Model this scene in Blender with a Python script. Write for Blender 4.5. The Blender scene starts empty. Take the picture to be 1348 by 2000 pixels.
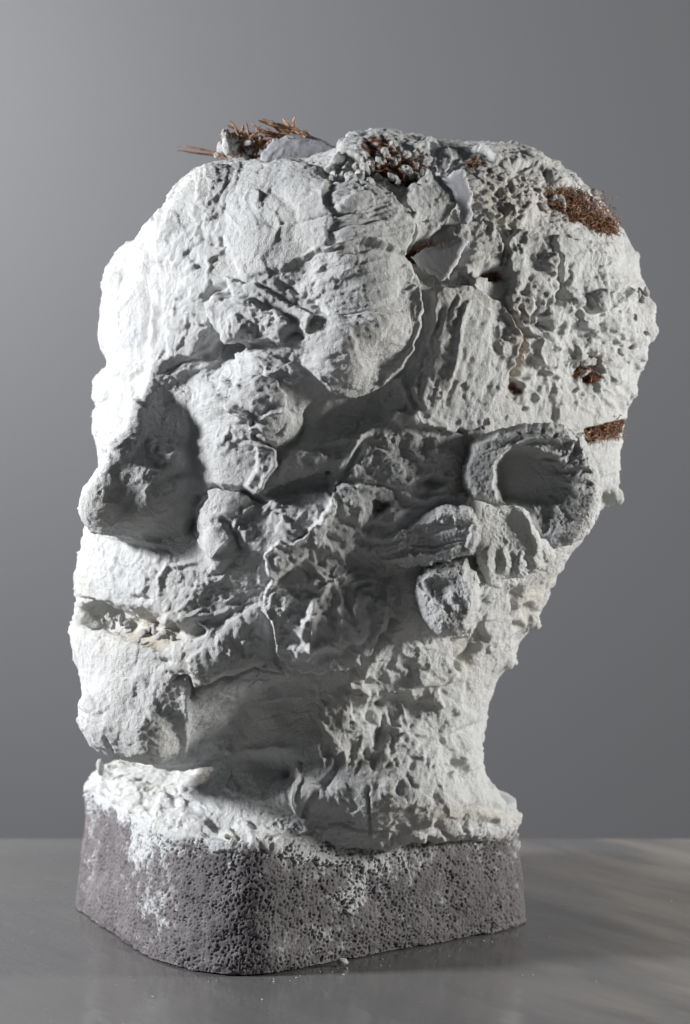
import bpy, bmesh, math, random, time
import numpy as np
from mathutils import Vector, Matrix
T0 = time.time()
QUICK = False
# ------------------------------------------------------------------ camera
scene = bpy.context.scene
PITCH = math.radians(5.9)
FPX, DIST = 5200.0, 1.30            # focal length in photo pixels, distance to the middle of the head
CAM = np.array([0.0, -1.30, 0.339])
AR = np.array([1.0, 0.0, 0.0])
AU = np.array([0.0, math.sin(PITCH), math.cos(PITCH)])
AF = np.array([0.0, math.cos(PITCH), -math.sin(PITCH)])
cd = bpy.data.cameras.new('camera'); cam = bpy.data.objects.new('camera', cd)
scene.collection.objects.link(cam); scene.camera = cam
cam.location = CAM; cam.rotation_euler = (math.radians(90) - PITCH, 0, 0)
cd.sensor_fit = 'VERTICAL'; cd.sensor_height = 36.0; cd.lens = 36.0 * FPX / 2000.0
cd.clip_start = .05; cd.clip_end = 50
cd.dof.use_dof = True; cd.dof.focus_distance = 1.225; cd.dof.aperture_fstop = 9.0
# ------------------------------------------------------------------ light
w = bpy.data.worlds.new('World'); scene.world = w; w.use_nodes = True
w.node_tree.nodes['Background'].inputs[0].default_value = (.85, .90, 1.0, 1)
w.node_tree.nodes['Background'].inputs[1].default_value = .034

def lamp(name, loc, target, size, watts, col, size_y=None, spread=180):
    d = bpy.data.lights.new(name, 'AREA'); d.energy = watts; d.color = col
    d.shape = 'RECTANGLE' if size_y else 'SQUARE'; d.size = size
    if size_y: d.size_y = size_y
    d.spread = math.radians(spread)
    o = bpy.data.objects.new(name, d); scene.collection.objects.link(o)
    o.location = loc
    o.rotation_euler = (Vector(target) - Vector(loc)).to_track_quat('-Z', 'Y').to_euler()
    return o
lamp('key_lamp', (-1.20, -.19, .66), (0, 0, .22), .16, 31, (.97, .98, 1.0))
lamp('side_lamp', (1.19, -.08, .40), (0, 0, .2), .20, 18, (1.0, .985, .95))
lamp('wall_lamp', (-.75, .35, .75), (-.30, 1.05, .28), .3, 4.4, (.96,.97,1.0), None, 100)
lamp('back_lamp', (-.80, .86, .62), (.05, -.05, .05), .10, 9, (1.0, .93, .86))
scene.view_settings.view_transform = 'Standard'; scene.view_settings.look = 'None'
scene.view_settings.exposure = -.12; scene.view_settings.gamma = 1

# ------------------------------------------------------------------ helpers
def P3(u, v, wd):
    """photo pixel + nearness (metres towards the viewer from the head's middle) -> place in the room"""
    u = np.asarray(u, float); v = np.asarray(v, float); wd = np.asarray(wd, float)
    d = DIST - wd
    return CAM + d[..., None]*AF + ((u-674)/FPX*d)[..., None]*AR + ((1000-v)/FPX*d)[..., None]*AU
def UVW(p):
    q = p - CAM; d = q @ AF
    return 674 + (q @ AR)/d*FPX, 1000 - (q @ AU)/d*FPX, DIST - d
def on_table(u, v, z=0.0):
    r = AF + (u-674)/FPX*AR + (1000-v)/FPX*AU
    return CAM + r*((z - CAM[2])/r[2])

_rs = np.random.RandomState(7)
LAT = _rs.rand(64*64*64).astype(np.float32)*2-1
def vnoise(P, seed=0):
    P = P + seed*13.37
    i = np.floor(P).astype(np.int64); f = (P-i).astype(np.float32); f = f*f*f*(f*(f*6-15)+10)
    i &= 63; j = (i+1) & 63
    x0, y0, z0 = i[:,0]*4096, i[:,1]*64, i[:,2]; x1, y1, z1 = j[:,0]*4096, j[:,1]*64, j[:,2]
    a = LAT[x0+y0+z0]; a = a + (LAT[x1+y0+z0]-a)*f[:,0]
    b = LAT[x0+y1+z0]; b = b + (LAT[x1+y1+z0]-b)*f[:,0]
    c = LAT[x0+y0+z1]; c = c + (LAT[x1+y0+z1]-c)*f[:,0]
    d = LAT[x0+y1+z1]; d = d + (LAT[x1+y1+z1]-d)*f[:,0]
    a = a + (b-a)*f[:,1]; c = c + (d-c)*f[:,1]
    return a + (c-a)*f[:,2]
ROT = np.array([[.36,.48,-.8],[-.8,.6,0],[.48,.64,.6]])
def fbm(P, octs=4, seed=0, gain=.5, ridged=False):
    s = np.zeros(len(P), np.float32); amp = 1.0; Q = P
    for o in range(octs):
        n = vnoise(Q, seed+o)
        s += amp*((1-2*np.abs(n)) if ridged else n)
        amp *= gain; Q = Q @ ROT.T * 2.03
    return s
def hash3(i, k):
    n = (i[:,0]*73856093) ^ (i[:,1]*19349663) ^ (i[:,2]*83492791) ^ (k*2654435761)
    n = (n ^ (n >> 13))*1274126177 & 0x7fffffff
    return ((n ^ (n >> 16)) & 0xffff)/65535.0
def worley(P, seed=0, plane=0.0, step=0.0):
    """distance to the nearest and second nearest jittered point, and that cell's own tilted plane"""
    n = len(P); i0 = np.floor(P).astype(np.int64)
    F1 = np.full(n, 9.0); F2 = np.full(n, 9.0); H = np.zeros(n)
    for dx in (-1,0,1):
        for dy in (-1,0,1):
            for dz in (-1,0,1):
                c = i0 + np.array([dx,dy,dz])
                q = np.stack([c[:,0]+hash3(c,seed+1), c[:,1]+hash3(c,seed+2), c[:,2]+hash3(c,seed+3)], 1)
                r = P - q; d = np.sqrt((r*r).sum(1))
                m = d < F1
                F2 = np.where(m, F1, np.minimum(F2, d))
                if plane or step:
                    h = step*(hash3(c,seed+4)*2-1) + plane*((hash3(c,seed+5)*2-1)*r[:,0] + (hash3(c,seed+6)*2-1)*r[:,1] + (hash3(c,seed+7)*2-1)*r[:,2])
                    H = np.where(m, h, H)
                F1 = np.where(m, d, F1)
    return F1, F2, H
def sstep(a, b, x):
    t = np.clip((x-a)/(b-a), 0, 1); return t*t*(3-2*t)

# 2-D relief map over the front of the head, 1 cell = 1 photo pixel, values in millimetres
MW, MH = 1348, 2000
def noise2(scale, seed, angle=0.0, stretch=1.0, octs=1, gain=.5):
    yy, xx = np.mgrid[0:MH:2, 0:MW:2].astype(np.float32)
    ca, sa = math.cos(angle), math.sin(angle)
    a = (xx*ca + yy*sa)/(scale*stretch); b = (-xx*sa + yy*ca)/scale
    P = np.stack([a.ravel(), b.ravel(), np.full(a.size, seed*3.71+.5, np.float32)], 1)
    r = fbm(P, octs, seed, gain).reshape(a.shape)
    return np.repeat(np.repeat(r, 2, 0), 2, 1)[:MH,:MW] if scale > 12 else up2(r)
def up2(r):
    o = np.empty((r.shape[0]*2, r.shape[1]*2), np.float32)
    o[::2,::2] = r
    o[1::2,::2] = .5*(r + np.vstack([r[1:], r[-1:]]))
    o[:,1::2] = .5*(o[:,::2] + np.hstack([o[:,2::2], o[:,-2:-1]]))
    return o[:MH,:MW]
WX = noise2(38, 1, octs=4, gain=.6); WY = noise2(38, 2, octs=4, gain=.6)
YY, XX = np.mgrid[0:MH, 0:MW].astype(np.float32)

class Relief:
    def __init__(s): s.H = np.zeros((MH, MW), np.float32)
    def win(s, u0, v0, u1, v1, warp):
        u0 = int(max(0, u0)); v0 = int(max(0, v0)); u1 = int(min(MW, u1)); v1 = int(min(MH, v1))
        sl = (slice(v0, v1), slice(u0, u1))
        return sl, XX[sl] + warp*WX[sl], YY[sl] + warp*WY[sl]
    def blob(s, u, v, ru, rv, h, rot=0, p=2.0, warp=5):
        R = max(ru, rv)*2.2 + warp
        sl, X, Y = s.win(u-R, v-R, u+R, v+R, warp)
        a = math.radians(rot); ca, sa = math.cos(a), math.sin(a)
        x = ((X-u)*ca + (Y-v)*sa)/ru; y = (-(X-u)*sa + (Y-v)*ca)/rv
        s.H[sl] += h*np.exp(-(x*x+y*y)**(p/2)); return s
    def sdf(s, poly, X, Y):
        inside = np.zeros(X.shape, bool); d2 = np.full(X.shape, 1e9, np.float32); n = len(poly)
        for k in range(n):
            ax, ay = poly[k]; bx, by = poly[(k+1) % n]
            ex, ey = bx-ax, by-ay; wx, wy = X-ax, Y-ay
            t = np.clip((wx*ex+wy*ey)/(ex*ex+ey*ey+1e-9), 0, 1)
            d2 = np.minimum(d2, (wx-ex*t)**2 + (wy-ey*t)**2)
            c = ((ay > Y) != (by > Y)) & (X < (bx-ax)*(Y-ay)/((by-ay) if by != ay else 1e-9) + ax)
            inside ^= c
        d = np.sqrt(d2); return np.where(inside, d, -d)
    def slab(s, poly, h, soft=5, tilt=(0,0), lip=0, lw=7, warp=6, dome=0, stri=None, fade=None):
        """raised (or sunken) sheet: h mm high, edge soft px wide, tilt mm per 100 px, optional raised lip and finger striations"""
        us = [p[0] for p in poly]; vs = [p[1] for p in poly]; R = 14+warp+soft
        sl, X, Y = s.win(min(us)-R, min(vs)-R, max(us)+R, max(vs)+R, warp)
        d = s.sdf(poly, X, Y); m = sstep(-soft*.5, soft*.5, d)
        if fade: m = m*sstep(fade[2], fade[3], X*fade[0]+Y*fade[1])
        if lip: lip = lip*.5
        cu, cv = np.mean(us), np.mean(vs)
        z = h + tilt[0]*(X-cu)/100 + tilt[1]*(Y-cv)/100
        if dome: z = z + dome*sstep(0, .5*min(max(us)-min(us), max(vs)-min(vs))*.45, d)
        if lip: z = z + lip*np.exp(-(np.maximum(d-lw*.5,0)/lw)**2)
        if stri:
            ang, amp, sc = stri
            n = striae(ang, sc)[sl]; z = z + amp*n*sstep(2, 14, d)
        s.H[sl] += m*z; return s
    def line(s, pts, h, wd=4, warp=4, asym=0, fade=True):
        """ridge (h>0), groove or crack (h<0) along a polyline; asym>0 makes one side steep"""
        us = [p[0] for p in pts]; vs = [p[1] for p in pts]; R = wd*4+warp+4
        sl, X, Y = s.win(min(us)-R, min(vs)-R, max(us)+R, max(vs)+R, warp)
        best = np.full(X.shape, 1e9, np.float32); side = np.zeros(X.shape, np.float32); tt = np.zeros(X.shape, np.float32)
        n = len(pts)-1
        for k in range(n):
            ax, ay = pts[k]; bx, by = pts[k+1]; ex, ey = bx-ax, by-ay
            L = math.hypot(ex, ey)+1e-6; wx, wy = X-ax, Y-ay
            t = np.clip((wx*ex+wy*ey)/(L*L), 0, 1)
            d = np.hypot(wx-ex*t, wy-ey*t); m = d < best
            best = np.where(m, d, best); side = np.where(m, np.sign(ex*wy-ey*wx), side); tt = np.where(m, (k+t)/n, tt)
        ww = wd*(1 + asym*side) if asym else wd
        g = np.exp(-(best/ww)**2)
        if fade: g = g*(.25+.75*np.clip(np.minimum(tt, 1-tt)*6, 0, 1))
        s.H[sl] += h*g; return s
    def dab(s, u, v, L, W, ang, h, warp=7, stri=.25):
        """one push of the thumb or knife: rises along its length, breaks off sharply at the far end and edges"""
        R = L*1.3+warp+6
        sl, X, Y = s.win(u-R, v-R, u+R, v+R, warp)
        if X.size == 0: return s
        a = math.radians(ang); ca, sa = math.cos(a), math.sin(a)
        x = ((X-u)*ca + (Y-v)*sa)/L; y = (-(X-u)*sa + (Y-v)*ca)/W
        r = (np.abs(x)**2.6 + np.abs(y)**2.6)**(1/2.6)
        edge = sstep(1+2.5/W, 1-2.5/W, r)
        prof = sstep(-1.0, .7, x)*(.75 + .35*y*y) + .18*np.exp(-((r-.9)/.12)**2)*(x > 0)
        s.H[sl] += h*edge*prof
        if stri: s.H[sl] += stri*abs(h)*.35*edge*striae(ang, 5)[sl]
        return s
_st = {}
def striae(ang, sc):
    key = (round(ang/15)*15, sc)
    if key not in _st: _st[key] = noise2(sc, 31+len(_st), math.radians(key[0]), 14, octs=2, gain=.6)
    return _st[key]
def sample(A, u, v):
    u = np.clip(u, 0, MW-1.01); v = np.clip(v, 0, MH-1.01)
    i = u.astype(int); j = v.astype(int); fu = u-i; fv = v-j
    return (A[j,i]*(1-fu)+A[j,i+1]*fu)*(1-fv) + (A[j+1,i]*(1-fu)+A[j+1,i+1]*fu)*fv

def mesh_np(name, V, F):
    m = bpy.data.meshes.new(name); F = np.asarray(F, np.int32); V = np.asarray(V, np.float32)
    m.vertices.add(len(V)); m.vertices.foreach_set('co', V.ravel())
    k = F.shape[1]
    m.loops.add(F.size); m.loops.foreach_set('vertex_index', F.ravel())
    m.polygons.add(len(F)); m.polygons.foreach_set('loop_start', np.arange(0, F.size, k, dtype=np.int32))
    m.polygons.foreach_set('loop_total', np.full(len(F), k, np.int32))
    m.update(calc_edges=True); m.validate(); return m
def get_co(m):
    a = np.empty(len(m.vertices)*3, np.float32); m.vertices.foreach_get('co', a); return a.reshape(-1,3).astype(np.float64)
def get_no(m):
    a = np.empty(len(m.vertices)*3, np.float32); m.vertex_normals.foreach_get('vector', a); return a.reshape(-1,3).astype(np.float64)
def get_quads(m):
    n = len(m.loops); a = np.empty(n, np.int32); m.loops.foreach_get('vertex_index', a); return a
def remeshed(m, voxel, smooth=0, fac=.5):
    o = bpy.data.objects.new('tmp', m); scene.collection.objects.link(o)
    r = o.modifiers.new('r', 'REMESH'); r.mode = 'VOXEL'; r.voxel_size = voxel; r.adaptivity = 0
    if smooth:
        s_ = o.modifiers.new('s', 'SMOOTH'); s_.iterations = smooth; s_.factor = fac
    dg = bpy.context.evaluated_depsgraph_get()
    out = bpy.data.meshes.new_from_object(o.evaluated_get(dg))
    bpy.data.objects.remove(o); return out
def smooth_normals(m, it):
    """averaged vertex normals over the mesh graph"""
    N = get_no(m); ne = len(m.edges); e = np.empty(ne*2, np.int32); m.edges.foreach_get('vertices', e); e = e.reshape(-1,2)
    for _ in range(it):
        A = N.copy()
        for c in range(3):
            A[:,c] += np.bincount(e[:,0], N[e[:,1],c], len(N)) + np.bincount(e[:,1], N[e[:,0],c], len(N))
        N = A/np.linalg.norm(A, axis=1, keepdims=True)
    return N
def link(name, m, mat=None, parent=None):
    o = bpy.data.objects.new(name, m); scene.collection.objects.link(o)
    if mat and not m.materials: m.materials.append(mat)
    m.polygons.foreach_set('use_smooth', np.ones(len(m.polygons), bool))
    o.parent = parent; return o
def set_attr(m, name, val):
    a = m.attributes.new(name, 'FLOAT', 'POINT'); a.data.foreach_set('value', np.asarray(val, np.float32))

# ------------------------------------------------------------------ materials
def newmat(name):
    m = bpy.data.materials.new(name); m.use_nodes = True; nt = m.node_tree
    return m, nt, nt.nodes['Principled BSDF']
def nd(nt, t, **kw):
    n = nt.nodes.new(t)
    for k, v in kw.items():
        if k.startswith('i_'): n.inputs[int(k[2:])].default_value = v
        else: setattr(n, k, v)
    return n
def ramp(nt, src, stops):
    r = nd(nt, 'ShaderNodeValToRGB'); cr = r.color_ramp
    while len(cr.elements) < len(stops): cr.elements.new(.5)
    for e, (p, c) in zip(cr.elements, stops): e.position = p; e.color = (*c, 1)
    nt.links.new(src, r.inputs[0]); return r.outputs[0]
def mix(nt, fac, a, b):
    m = nd(nt, 'ShaderNodeMix', data_type='RGBA')
    for s_, v in ((0, fac), (6, a), (7, b)):
        if isinstance(v, (int, float)): m.inputs[s_].default_value = v
        elif isinstance(v, tuple): m.inputs[s_].default_value = (*v, 1)
        else: nt.links.new(v, m.inputs[s_])
    return m.outputs[2]
def noise(nt, scale, detail=4, rough=.6, vec=None):
    n = nd(nt, 'ShaderNodeTexNoise'); n.inputs['Scale'].default_value = scale
    n.inputs['Detail'].default_value = detail; n.inputs['Roughness'].default_value = rough
    if vec: nt.links.new(vec, n.inputs[0])
    return n.outputs[0]
def plaster_material(name='white_plaster', white=(.80,.81,.81), bump=.85):
    m, nt, b = newmat(name); L = nt.links
    tc = nd(nt, 'ShaderNodeTexCoord').outputs['Object']
    at = nd(nt, 'ShaderNodeAttribute', attribute_name='stain').outputs['Fac']
    cr = nd(nt, 'ShaderNodeAttribute', attribute_name='cream').outputs['Fac']
    c0 = ramp(nt, noise(nt, 55, 5, .65, tc), [(.3, tuple(x*.92 for x in white)), (.7, white)])
    old = ramp(nt, noise(nt, 17, 5, .7, tc), [(.50, (0,0,0)), (.72, (.75,.75,.75))])
    c = mix(nt, old, c0, (white[0]*.96, white[1]*.93, white[2]*.86))
    dust = ramp(nt, noise(nt, 700, 3, .7, tc), [(.28, (.55,.55,.54)), (.40, (1,1,1))])
    mm = nd(nt, 'ShaderNodeMix', data_type='RGBA', blend_type='MULTIPLY'); mm.inputs[0].default_value = .25
    L.new(c, mm.inputs[6]); L.new(dust, mm.inputs[7])
    c2 = mix(nt, cr, mm.outputs[2], (.70,.62,.47))
    brown = ramp(nt, noise(nt, 420, 4, .7, tc), [(.35, (.035,.016,.009)), (.52, (.17,.075,.04)), (.68, (.34,.19,.12))])
    c3 = mix(nt, at, c2, brown)
    L.new(c3, b.inputs['Base Color']); b.inputs['Roughness'].default_value = .92
    b.inputs['Specular IOR Level'].default_value = .18
    bp = nd(nt, 'ShaderNodeBump'); bp.inputs['Strength'].default_value = bump; bp.inputs['Distance'].default_value = .0016
    n1 = noise(nt, 1500, 3, .7, tc); n2 = noise(nt, 520, 5, .75, tc)
    ad = nd(nt, 'ShaderNodeMath', operation='ADD'); L.new(n1, ad.inputs[0]); L.new(n2, ad.inputs[1])
    L.new(ad.outputs[0], bp.inputs['Height']); L.new(bp.outputs[0], b.inputs['Normal'])
    return m
PLASTER = plaster_material()

# ------------------------------------------------------------------ the room: table and wall
m, nt, b = newmat('grey_wall_paint')
tc = nd(nt, 'ShaderNodeTexCoord').outputs['Object']
nt.links.new(ramp(nt, noise(nt, 2.0, 3, .5, tc), [(.3, (.112,.114,.122)), (.7, (.120,.122,.130))]), b.inputs['Base Color'])
b.inputs['Roughness'].default_value = .8
WALL = m
YW = 1.05
mw = mesh_np('backdrop_wall', [(-3,YW,-1),(3,YW,-1),(3,YW,2.5),(-3,YW,2.5),(-3,YW+.1,-1),(3,YW+.1,-1),(3,YW+.1,2.5),(-3,YW+.1,2.5)],
             [(0,1,2,3),(4,7,6,5),(0,3,7,4),(1,5,6,2),(3,2,6,7),(0,4,5,1)])
wall = link('backdrop_wall', mw, WALL); wall['kind'] = 'structure'
mw.polygons.foreach_set('use_smooth', np.zeros(6, bool))

m, nt, b = newmat('grey_tabletop'); L = nt.links
tc = nd(nt, 'ShaderNodeTexCoord').outputs['Object']
base = ramp(nt, noise(nt, 9, 5, .6, tc), [(.3, (.115,.115,.118)), (.7, (.145,.142,.138))])
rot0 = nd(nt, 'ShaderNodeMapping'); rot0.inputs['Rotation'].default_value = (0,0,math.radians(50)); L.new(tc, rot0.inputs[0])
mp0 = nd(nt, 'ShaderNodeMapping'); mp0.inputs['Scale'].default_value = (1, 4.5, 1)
L.new(rot0.outputs[0], mp0.inputs[0]); light_streaks = noise(nt, 9, 4, .55, mp0.outputs[0])
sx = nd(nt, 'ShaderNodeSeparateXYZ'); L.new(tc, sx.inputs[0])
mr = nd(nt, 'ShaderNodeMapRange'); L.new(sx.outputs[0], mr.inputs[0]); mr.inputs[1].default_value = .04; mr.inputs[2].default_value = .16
mu = nd(nt, 'ShaderNodeMath', operation='MULTIPLY'); L.new(mr.outputs[0], mu.inputs[0]); L.new(ramp(nt, light_streaks, [(.38, (.1,.1,.1)), (.62, (.9,.9,.9))]), mu.inputs[1])
base = mix(nt, mu.outputs[0], base, (.245,.225,.205))  # brownish tabletop tone on the right, with pale light streaks painted in
spk = ramp(nt, noise(nt, 420, 2, .5, tc), [(.70, (0,0,0)), (.76, (1,1,1))])
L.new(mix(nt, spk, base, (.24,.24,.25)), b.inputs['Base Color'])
L.new(ramp(nt, noise(nt, 14, 5, .7, tc), [(.3, (.10,)*3), (.7, (.20,)*3)]), b.inputs['Roughness'])
b.inputs['Specular IOR Level'].default_value = .8
bp = nd(nt, 'ShaderNodeBump'); bp.inputs['Strength'].default_value = .5; bp.inputs['Distance'].default_value = .003
mp = nd(nt, 'ShaderNodeMapping'); mp.inputs['Scale'].default_value = (1, 4, 1)
L.new(rot0.outputs[0], mp.inputs[0]); L.new(noise(nt, 7, 3, .5, mp.outputs[0]), bp.inputs['Height']); L.new(bp.outputs[0], b.inputs['Normal'])
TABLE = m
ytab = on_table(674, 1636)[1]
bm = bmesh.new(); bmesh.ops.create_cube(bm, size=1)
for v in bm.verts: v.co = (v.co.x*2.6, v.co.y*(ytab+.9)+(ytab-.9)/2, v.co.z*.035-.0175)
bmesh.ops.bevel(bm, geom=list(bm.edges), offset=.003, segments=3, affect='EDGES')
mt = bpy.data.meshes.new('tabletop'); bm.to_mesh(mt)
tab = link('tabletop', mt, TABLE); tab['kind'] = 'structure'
mt.polygons.foreach_set('use_smooth', np.zeros(len(mt.polygons), bool))

# ------------------------------------------------------------------ head mass
def tabl(rows, v):
    r = np.array(rows, float); return np.stack([np.interp(v, r[:,0], r[:,k]) for k in range(1, r.shape[1])], -1)
YAW = math.radians(60)
fA = np.array([-math.sin(YAW), math.cos(YAW)]); gA = np.array([math.cos(YAW), math.sin(YAW)])
def loft(rows, nseg=96, n=2.3, step=8):
    """rows: v, xl, xr, semi-depth mm, centre w mm -> closed body of stacked rounded sections"""
    v0, v1 = rows[0][0], rows[-1][0]; vs = np.arange(v0, v1+.1, step)
    th = np.linspace(0, 2*np.pi, nseg, endpoint=False)
    V = []
    for v in vs:
        xl, xr, bw, wc = tabl(rows, v)
        c, s_ = np.cos(th), np.sin(th)
        a = np.sign(c)*np.abs(c)**(2/n)*1.25; b_ = np.sign(s_)*np.abs(s_)**(2/n)
        x = a*fA[0] + b_*gA[0]; y = a*fA[1] + b_*gA[1]
        u = xl + (x-x.min())/(x.max()-x.min())*(xr-xl); wv = y/np.abs(y).max()*bw*.001 + wc*.001
        V.append(P3(u, np.full(nseg, v), wv))
    k = len(V); V = np.concatenate(V)
    F = []
    for j in range(k-1):
        for i in range(nseg):
            i2 = (i+1) % nseg; F.append((j*nseg+i, j*nseg+i2, (j+1)*nseg+i2, (j+1)*nseg+i))
    # caps as fans of thin quads
    bmx = bmesh.new(); vv = [bmx.verts.new(p) for p in V]
    for f in F: bmx.faces.new([vv[i] for i in f])
    bmx.faces.new([vv[i] for i in range(nseg)]); bmx.faces.new([vv[(k-1)*nseg+i] for i in range(nseg)][::-1])
    bmesh.ops.recalc_face_normals(bmx, faces=bmx.faces); return bmx
def merge(bms):
    out = bpy.data.meshes.new('mass'); B = bmesh.new()
    for x in bms:
        t = bpy.data.meshes.new('t'); x.to_mesh(t); B.from_mesh(t); bpy.data.meshes.remove(t); x.free()
    B.to_mesh(out); B.free(); return out
def ball(u, v, wd, ru, rv, rw, rot=0):
    """ellipsoid, radii in px, px, mm"""
    b_ = bmesh.new(); bmesh.ops.create_icosphere(b_, subdivisions=4, radius=1)
    a = math.radians(rot); ca, sa = math.cos(a), math.sin(a)
    for q in b_.verts:
        x, y = q.co.x*ru, q.co.y*rv
        q.co = P3(u + x*ca - y*sa, v + x*sa + y*ca, (wd + q.co.z*rw)*.001)
    bmesh.ops.recalc_face_normals(b_, faces=b_.faces); return b_
def pipe(pts):
    """smooth chain of balls: (u, v, w mm, radius px)"""
    out = []
    for (a, b_) in zip(pts[:-1], pts[1:]):
        n = max(2, int(math.hypot(b_[0]-a[0], b_[1]-a[1])/(.3*min(a[3], b_[3]))))
        for k in range(n+1):
            t = k/n; q = [a[i]+(b_[i]-a[i])*t for i in range(4)]
            out.append(ball(q[0], q[1], q[2], q[3], q[3], q[3]*.25))
    return out
#        v    xl   xr   bw  wc
SKULL = [(266, 715, 800,  8, -4), (276, 690, 850, 26, -4), (290, 650, 990, 38, -4), (304, 600,1035, 50, -4), (318, 430,1065, 60, -3), (335, 385,1095, 67, -2),
         (360, 350,1140, 73, -1), (400, 318,1180, 80, 0), (440, 290,1207, 84, 0), (480, 264,1235, 87, 0),
         (530, 245,1248, 89, 0), (575, 226,1258, 90, 0), (620, 215,1268, 90, 0), (700, 210,1250, 90, 0),
         (780, 196,1232, 90, 0), (850, 190,1214, 90, 0), (900, 193,1210, 89, 0), (950, 190,1205, 88, 0),
         (1000,178,1175, 87, 2), (1050,160,1145, 85, 4), (1100,150,1105, 83, 6), (1150,146,1050, 80, 8),
         (1190,148,1000, 77,10), (1230,142, 940, 73,12), (1280,147, 860, 68,14), (1330,156, 770, 62,16),
         (1380,168, 680, 55,18), (1430,190, 560, 46,20), (1460,215, 480, 38,21), (1485,252, 420, 28,22), (1500,300, 380, 14,22)]
NECK = [(1080,560,1100, 55,-6), (1150,520,1085, 60,-6), (1200,490,1052, 62,-5), (1240,480,1020, 62,-4), (1290,470, 992, 62,-4), (1330,462, 970, 62,-3),
        (1400,455, 950, 62,-2), (1470,440, 944, 62,-2), (1520,420, 950, 64,-2), (1560,380, 985, 70,-2), (1590,350,1002, 68,-8), (1630,365,1005, 64,-11), (1655,380,990,55,-12)]
parts = [loft(SKULL), loft(NECK, n=2.1)]
# nose: stacked wedge sections  v: ridge u,w  near foot u,w
NOSE = [(640,312,54,385,54),(690,300,64,402,60),(740,285,72,405,66),(790,262,79,400,68),(840,240,84,396,69),(880,215,87,394,70),(920,190,88,394,70),(960,166,88,398,69),(990,156,87,402,67),(1015,158,85,400,64),(1035,176,80,394,60),(1050,215,77,372,56)]
bmx = bmesh.new(); rings = []
for v in np.arange(640, 1051, 6):
    ur, wr, un, wn = tabl(NOSE, v)
    wid = np.interp(v, [640,800,900,1000,1050], [24,30,38,46,40])
    uf, wf = un-wid*2.6, wn-wid*1.0
    wing = np.interp(v, [640,760,880,930,1010,1050], [0,0,2,8,10,6])
    ctrl = [(ur,wr-5),(ur+4,wr),(ur+16,wr+1.5),(ur+(un-ur)*.42,(wr*.58+wn*.42)-1+wing*1.1),(ur+(un-ur)*.72,wr*.28+wn*.72+wing),(un-12,wn+wing*.4),(un+18,wn-12),(un+30,wn-40),
            (uf+60,wf-5),(uf+10,wf+4),(ur+6,wr-18)]
    n = len(ctrl); ring = []
    for k in range(n):
        p0, p1, p2, p3 = [np.array(ctrl[(k+j-1) % n]) for j in range(4)]
        for t in (0,.25,.5,.75):
            q = .5*((2*p1)+(-p0+p2)*t+(2*p0-5*p1+4*p2-p3)*t*t+(-p0+3*p1-3*p2+p3)*t**3); ring.append(q)
    r = np.array(ring); rings.append([bmx.verts.new(x) for x in P3(r[:,0], np.full(len(r), v), r[:,1]*.001)])
for a, c in zip(rings[:-1], rings[1:]):
    for i in range(len(a)): bmx.faces.new([a[i], a[(i+1)%len(a)], c[(i+1)%len(a)], c[i]])
bmx.faces.new(rings[0]); bmx.faces.new(rings[-1][::-1]); bmesh.ops.recalc_face_normals(bmx, faces=bmx.faces)
parts.append(bmx)
parts += [ball(184, 985, 78, 34, 42, 11), ball(215,1000, 76, 52, 48, 13), ball(268, 985, 72, 58, 58, 13), ball(318, 992, 69, 70, 62, 13), ball(166,1000,72,18,26,9)]
# far brow, far eye and far cheek lumps
for a in [(255,500,8,26,28,18),(240,560,2,42,58,24),(228,600,-4,34,44,22),(222,655,-6,32,44,22),(250,690,4,36,40,20),(212,765,-16,30,44,18),(208,835,-26,26,50,16),(216,900,-22,26,60,16),
          (300,520,26,40,90,20),(352,480,44,50,110,20)]:
    parts.append(ball(*a))
for a in [(1262,600,2,20,14,8),(1270,645,0,18,14,7),(1240,690,0,20,18,8),(1240,765,0,12,22,6),(1205,975,-4,12,16,6),(1252,560,0,14,14,6),(1236,505,0,16,18,6),(1120,362,0,24,10,8),(960,292,0,40,12,10),(1040,312,0,26,10,8),(258,486,6,10,9,5),(1000,1296,0,12,14,6),(1048,1220,0,12,14,6)]:
    parts.append(ball(*a))
# lips: upper and lower
parts += pipe([(175,1135,24,34),(230,1150,42,38),(300,1172,56,36),(360,1190,64,26)])
parts += pipe([(165,1255,20,30),(215,1275,38,36),(290,1290,54,38),(350,1300,60,30)])
parts += [ball(255,1390,34,100,100,36), ball(290,1420,46,78,75,30), ball(330,1360,58,36,50,14), ball(470,1370,34,150,75,30)]
# brow shelf over the near eye, cheekbone, jaw corner
parts += pipe([(400,590,62,40),(470,610,70,44),(560,640,78,54),(650,680,84,62),(735,650,84,60)])
parts += [ball(690,560,68,125,115,30), ball(640,440,58,150,100,28), ball(660,500,66,120,90,27), ball(420,470,40,110,140,26)]
parts += pipe([(462,850,60,62),(480,900,66,60)])
parts += pipe([(520,1080,66,60),(620,1030,68,70),(700,960,66,84),(800,900,58,96)])
parts += [ball(620,1190,58,190,150,28), ball(780,1140,46,150,120,32), ball(780,1000,60,170,140,26), ball(720,930,66,140,100,22)]
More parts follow.
